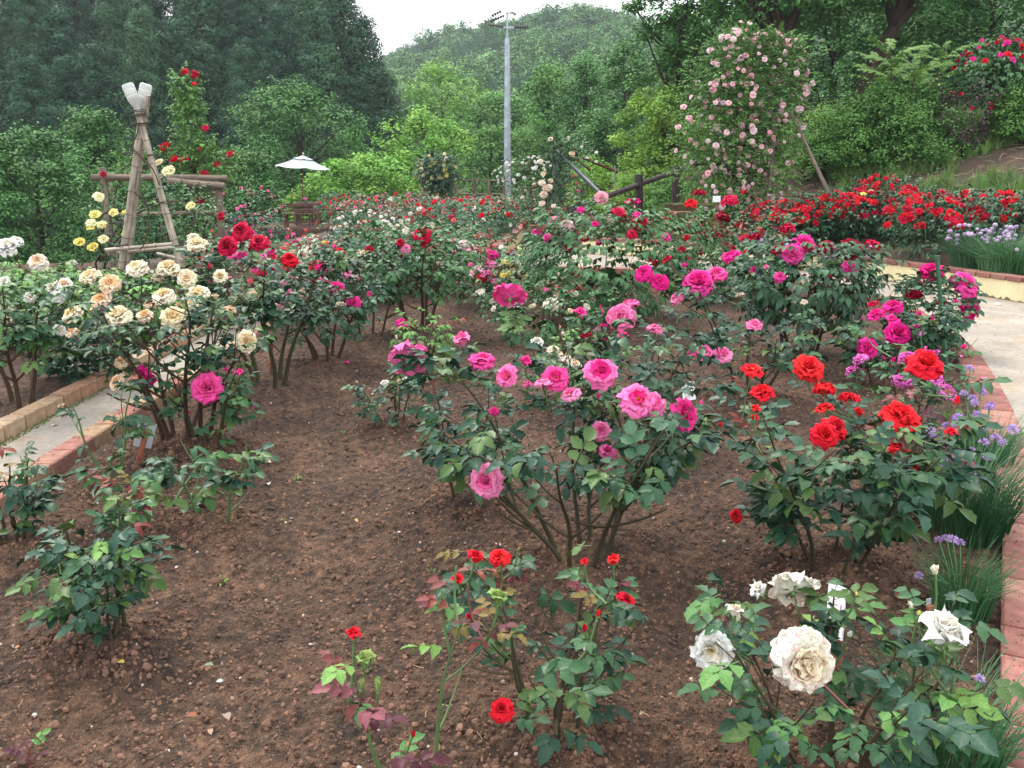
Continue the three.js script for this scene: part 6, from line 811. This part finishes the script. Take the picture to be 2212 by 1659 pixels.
// ------------------------------------------------------------ crumbs of the soil
{
  const R = rng(91), lump = (s) => { const g = new THREE.IcosahedronGeometry(1, 1), P = g.attributes.position, m = new Map(); for (let k = 0; k < P.count; k++) { const key = [P.getX(k), P.getY(k), P.getZ(k)].map(v => v.toFixed(3)).join(); if (!m.has(key)) m.set(key, .7 + .55 * hash(m.size, s, 4)); const f = m.get(key); P.setXYZ(k, P.getX(k) * f, P.getY(k) * f * .75, P.getZ(k) * f); } g.computeVertexNormals(); return g; };
  const inBed = () => { for (; ;) { const z = -1.9 * Math.pow(6.5, R()), x = -2.4 + R() * 7; if (x < edgeX(z) - .05 && x > -2.36) return [x, z]; } };
  const scatter = (name, label, cat, g, mat, n, size, cols, where = inBed, sink = .25) => { const im = new THREE.InstancedMesh(g, mat, n), c = new THREE.Color(); im.name = numbered(name); tag(im, label, cat, null, 'stuff'); for (let k = 0; k < n; k++) { const [x, z] = where(), s = size(); tmpO.position.set(x, soilH(x, z) - .02 + s * (.5 - sink), z); tmpO.rotation.set(R() * 6, R() * 6, R() * 6); tmpO.scale.set(s, s * (.7 + R() * .5), s); tmpO.updateMatrix(); im.setMatrixAt(k, tmpO.matrix); const q = cols[Math.floor(R() * cols.length)]; c.set(q).multiplyScalar(.75 + R() * .5); im.setColorAt(k, c); } im.castShadow = im.receiveShadow = true; scene.add(im); };
  const white = std({ color: 0xffffff, roughness: .97 });
  const clodCols = [0x62483a, 0x705444, 0x543d31, 0x7a5d4b, 0x684d3f];
  for (let v = 0; v < 3; v++) scatter('soil_clods', ['small crumbs of brown soil on the bed', 'coarser lumps of brown soil on the bed', 'fine grains of brown soil on the bed'][v], 'soil', lump(v), white, [15000, 600, 34000][v], [() => .004 + .006 * R(), () => .007 + .018 * R() * R() * R(), () => .0025 + .003 * R()][v], clodCols);
  const nearM = () => { const m = mounds[Math.floor(R() * 21)], a = R() * 6.28, r = m[3] * (.5 + R() * .9); return [m[0] + Math.cos(a) * r, m[1] + Math.sin(a) * r]; };
  scatter('mound_clods', 'lumps of soil heaped round the rose stems', 'soil', lump(7), white, 4600, () => .004 + .014 * R() * R(), clodCols, nearM);
  scatter('pebbles', 'pale pebbles scattered over the soil', 'pebbles', lump(9), std({ color: 0xffffff, roughness: .7 }), 900, () => .003 + .008 * R() * R() * R() + .0015, [0xa89684, 0x9a938a, 0xb9a58c, 0xa4785a, 0xb8b2a8, 0x8c8078]);
  const st = new MB(); st.tube([V(-.5, 0, 0), V(-.1, .06, .04), V(.2, .03, -.03), V(.5, 0, .05)], .03, 3, false); scatter('straw', 'bits of straw and dry root on the soil', 'straw', st.geo(), white, 1500, () => .012 + .035 * R() * R(), [0xb0946c, 0x9c8462, 0xc0a880], inBed, .35);
  { const E = along(EDGE, .02), Lq = along(LP, .02), M = new THREE.InstancedMesh(lump(13), white, 900), c = new THREE.Color(); M.name = 'spilled_soil'; tag(M, 'crumbs of soil spilled over the brick edgings and path rims', 'soil', null, 'stuff'); for (let k = 0; k < 900; k++) { const e = k % 3, A = e < 2 ? E : Lq, q = A[Math.floor((.05 + .5 * R()) * A.length)], s = .0015 + .004 * R() * R(), x = q.x + (e < 2 ? .22 * R() * R() : .11 + .13 * R() * R()); tmpO.position.set(x, (e < 2 ? .047 : .043), q.z); tmpO.rotation.set(R(), R() * 6, R()); tmpO.scale.setScalar(s); tmpO.updateMatrix(); M.setMatrixAt(k, tmpO.matrix); c.set(clodCols[k % 5]); M.setColorAt(k, c); } M.castShadow = M.receiveShadow = true; scene.add(M); }
  // litter on the wide path
  const onPath = () => { for (; ;) { const z = -3 - R() * 10, x = edgeX(z) + .25 + R() * 3; if (x < wallX(z) - .1) return [x, z]; } }; const im = new THREE.InstancedMesh(lump(11), white, 500), c = new THREE.Color(); im.name = 'path_grit'; tag(im, 'fine grit and crumbs lying on the wide path', 'grit', null, 'stuff'); for (let k = 0; k < 500; k++) { const [x, z] = onPath(), s = .002 + .003 * R(); tmpO.position.set(x, .036, z); tmpO.rotation.set(R(), R() * 6, R()); tmpO.scale.setScalar(s); tmpO.updateMatrix(); im.setMatrixAt(k, tmpO.matrix); c.set([0x8a7c6a, 0x9a8c76, 0x7a6c5a][k % 3]); im.setColorAt(k, c); } im.castShadow = im.receiveShadow = true; scene.add(im);
}
// ------------------------------------------------------------ fallen petals, dead leaves, weeds
{
  const R = rng(55), mb = new MB(); petalGeo(mb, { phi: 0, len: .9, wid: .42, a0: 70 * D2R, a1: 100 * D2R, cup: .9, roll: .1, ruf: .25, R, r0: 0, nu: 5, nv: 4 }); const g = mb.geo();
  const fall = (px, py, s, mat, label, y = null) => { const p = onGround(px, py, 0); const m = topMesh('fallen_petal', g, mat, label, 'petal', 'fallen rose petals'); m.position.set(p.x, y ?? soilH(p.x, p.z) - .012, p.z); m.scale.setScalar(pxSize(s, -p.z)); m.rotation.set((R() - .5) * .5, R() * 6.28, (R() - .5) * .5); };
  const pk = PAL.palepink[0][0], mg = PAL.magenta[0][0], wh = PAL.white[0][0], bl = PAL.blush[0][0];
  fall(1073, 1174, 30, bl, 'pale pink petal on the soil beside the scarlet rose'); fall(422, 1047, 16, pk, 'pink petal on the soil below the two big pink blooms'); fall(425, 1113, 22, wh, 'white petal on the soil behind the blue green bush'); fall(581, 1047, 22, wh, 'white petal on the soil beside the arching cane'); fall(585, 998, 26, std({ color: 0xb9a48c, side: THREE.DoubleSide }), 'dry beige petal on the soil right of the arching cane'); fall(113, 929, 16, wh, 'white petal on the narrow path near the kerb', .03); fall(196, 1020, 14, mg, 'magenta petal on the soil beside the low brick row'); fall(755, 790, 14, mg, 'small magenta petal on the soil below the mixed bush'); fall(2075, 785, 34, pk, 'large pink petal on the brick edging', .055); fall(2118, 832, 20, pk, 'pink petal on the path beside the brick edging', .045); fall(2093, 806, 12, mg, 'small magenta petal on the brick edging', .055); fall(2165, 868, 14, mg, 'small magenta petal on the path at the edge of the bricks', .045); fall(2160, 665, 14, wh, 'white petal on the wide path at the foot of the wall', .045); fall(1790, 878, 18, mg, 'magenta petal on the soil below the forked stems'); fall(1370, 1262, 10, wh, 'tiny white petal on the soil by the scarlet bush');
  for (let k = 0; k < 9; k++) fall(130 + R() * 60, 780 + R() * 36, 16, [pk, bl, mg][k % 3], 'pink petal among those scattered on the soil left of the raised kerb');
  const dm = new MB(); leaflet(dm, V(0, 0, -.5), V(0, 0, 1), V(.2, 1, 0), 1, .6, rng(4), 6); const dg = dm.geo(), dead = (px, py, s, col, label) => { const p = onGround(px, py, 0), m = topMesh('dead_leaf', dg, phys({ color: col, roughness: .9 }), label, 'leaf', 'dead leaves on the soil'); m.position.set(p.x, soilH(p.x, p.z) + .004, p.z); m.scale.setScalar(pxSize(s, -p.z)); m.rotation.set(.3 - R() * .6, R() * 6, .3 - R() * .6); };
  dead(415, 1564, 32, 0x7c4c34, 'rust brown dead leaf at the bottom of the bed'); dead(491, 1560, 36, 0x857468, 'curled grey brown dead leaf at the bottom of the bed'); dead(262, 1445, 22, 0xb0a044, 'yellowed leaf below the blue green bush'); dead(450, 1440, 26, 0x6c7a68, 'dull green fallen leaf in the open soil'); dead(880, 1630, 24, 0x8e6444, 'tan dead leaf left of the thorny shoot'); dead(475, 1482, 18, 0xa8aca6, 'grey dead leaf in the open soil'); dead(455, 1585, 24, 0x927664, 'crumpled pale brown leaf near the grey brown one'); dead(770, 1120, 14, 0xa08a58, 'small straw coloured leaf in the middle of the bed');
  const wg = new MB(); for (let k = 0; k < 7; k++) { const a = k * .9 + R() * .4; leaflet(wg, V(0, .02, 0), V(Math.cos(a), .55 + R() * .5, Math.sin(a)), V(0, 1, 0), .8 + R() * .4, .22, R, 4, false); } const wgeo = wg.geo(), wm = [0x7fa65a, 0x6d9850].map(c => leafMat(c, .6, .3)), lab = ['grassy weed right of the blue green bush', 'tiny weed left of the scarlet rose shoots', 'small weed by the slim rose bush', 'weed seedling in the open soil left of centre', 'small weed below the slim rose', 'weed under the big pink bush', 'weed in the soil left of the red shoots', 'weed below the straight stemmed rose', 'small weed beside the vermilion roses', 'weed seedling behind the grassy weed', 'weed in the soil near the pink petal', 'weed near the plant label in the middle', 'weed near the bottom edge of the bed'];
  [[478, 1245, 46], [935, 1222, 26], [1010, 1130, 26], [740, 930, 24], [645, 1030, 24], [1110, 1010, 28], [610, 1122, 22], [640, 690, 16], [1660, 960, 30], [600, 1240, 22], [1080, 1155, 18], [1540, 850, 26], [245, 1640, 36]].forEach(([px, py, s], k) => { const p = onGround(px, py, 0), m = topMesh('weed', wgeo, wm[k % 2], lab[k], 'weed', 'weeds in the bed'); m.position.set(p.x, soilH(p.x, p.z) - .025, p.z); m.scale.setScalar(pxSize(s, -p.z) * .6); m.rotation.y = R() * 6; });
  // red sprout at the bottom left
  const p = onGround(60, 1640), t = thing('rose_sprout', 'dark red rose sprout at the lower left corner', 'rose sprout', V(p.x, soilH(p.x, p.z) - .03, p.z)); part('stem', pole(V(0, -.02, 0), V(.01, .07, 0), .004, .003, 6).geo(), caneMats[3], t); for (let k = 0; k < 5; k++) { const m = part('leaf', LEAVES[k % 6], GREEN[k < 4 ? 'wine' : 'fresh'][0], t); placeLeaf(m, V(.005, .03 + k * .01, 0), V(Math.cos(k * 1.4), .5, Math.sin(k * 1.4)), .024, R); }
}
// ------------------------------------------------------------ plant labels and the green stake
{
  const plateTex = (() => { const c = document.createElement('canvas'); c.width = 64; c.height = 128; const x = c.getContext('2d'); x.fillStyle = '#f2f4f6'; x.fillRect(0, 0, 64, 128); x.fillStyle = '#5a5e66'; x.fillRect(12, 14, 34, 5); x.fillRect(12, 26, 24, 4); x.fillStyle = '#8d939b'; for (let k = 0; k < 7; k++) x.fillRect(12, 48 + k * 10, 26 + (k * 7) % 14, 3); x.fillStyle = '#c23048'; x.fillRect(50, 44, 4, 60); const t = new THREE.CanvasTexture(c); t.colorSpace = THREE.SRGBColorSpace; return t; })();
  const white = std({ color: 0xffffff, map: plateTex, roughness: .45, side: THREE.DoubleSide }), plain = std({ color: 0xdfe4ea, roughness: .4 }), redw = std({ color: 0xa5604f, map: woodTex, roughness: .8 }), alu = std({ color: 0xb9bec6, metalness: .5, roughness: .5 });
  const sign = (label, px, py, stakeH, w, h, turn, tiltX, lean, back) => { const p = onGround(px, py), t = thing('plant_label', label, 'plant label', V(p.x, -.03, p.z), turn, 'plant labels'); t.rotation.z = lean; t.rotation.order = 'YXZ'; const s = part('stake', boxGeo(.028, stakeH, .012, .002), redw, t); s.position.y = stakeH / 2 - .02; const g = new THREE.PlaneGeometry(w, h); const pl = part('plate', boxGeo(w, h, .003, .001), back ? alu : plain, t); pl.position.set(0, stakeH - h * .4, back ? -.009 : .009); pl.rotation.x = tiltX; if (!back) { const pr = part('printed_face', g, white, t); pr.position.set(0, stakeH - h * .4, .0125); pr.rotation.x = tiltX; } };
  sign('leaning plant label with grey plate and reddish stake beside the narrow path', 292, 1010, .27, .095, .14, .5, 0, -.32, true); sign('reddish plant stake with small plate under the dark red roses', 583, 805, .34, .07, .1, 1.3, 0, -.22, true); sign('white plant label standing behind the big pink bush', 1492, 905, .27, .085, .12, .1, -.1, .12, false); sign('white plant label with red mark among the white roses', 1815, 1450, .3, .09, .17, -1.3, -.1, .16, false); sign('plant label with white plate behind the mauve roses', 1925, 800, .3, .07, .12, .1, -.1, .15, false); sign('thin bare plant stake beside the white roses', 2010, 1345, .12, .02, .03, .2, 0, .1, true); sign('white plant label in front of the chives above the wall', 1752, 530, .42, .12, .09, .1, -.3, 0, false); sign('small plant label left of the slim rose bush', 1068, 595, .3, .09, .14, -.3, -.2, 0, true);
  const hp = at(1548, 430, 16.6), ht = thing('plant_label', 'small white plant label at the foot of the pink rose column', 'plant label', V(hp.x, landH(hp.x, -16.6), -16.6), 0, 'plant labels'), q = part('plate', boxGeo(.14, .11, .005, .002), plain, ht); q.position.y = hp.y - ht.position.y; part('stake', pole(V(0, -.05, -.01), V(0, q.position.y, -.01), .01, .01, 6).geo(), redw, ht);
  const gs = onGround(2050, 800), st = thing('green_stake', 'green plastic garden stake among the magenta roses', 'stake', V(gs.x, 0, gs.z)), top = at(2024, 556, -gs.z).sub(st.position), mb = new MB(), pts = [], rad = []; for (let k = 0; k <= 24; k++) { pts.push(V(0, -.1, 0).lerp(top, k / 24)); rad.push(.0165 + (k % 2) * .002); } mb.tube(pts, rad, 8); part('stake_rod', mb.geo(), std({ color: 0x2f5d43, roughness: .5 }), st); const cap = new THREE.CylinderGeometry(.022, .022, .03, 10); part('cap', cap, std({ color: 0x2a533c, roughness: .5 }), st).position.copy(top);
  const g2 = at(1392, 735, 5.6), s2 = thing('green_stake', 'short green garden stake behind the streaked pink roses', 'stake', V(g2.x, 0, -5.6)); part('stake_rod', pole(V(0, -.1, 0), V(.02, at(1386, 705, 5.6).y, 0), .009, .009, 8).geo(), std({ color: 0x2f5d43, roughness: .5 }), s2);
}
renderer.render(scene, camera);
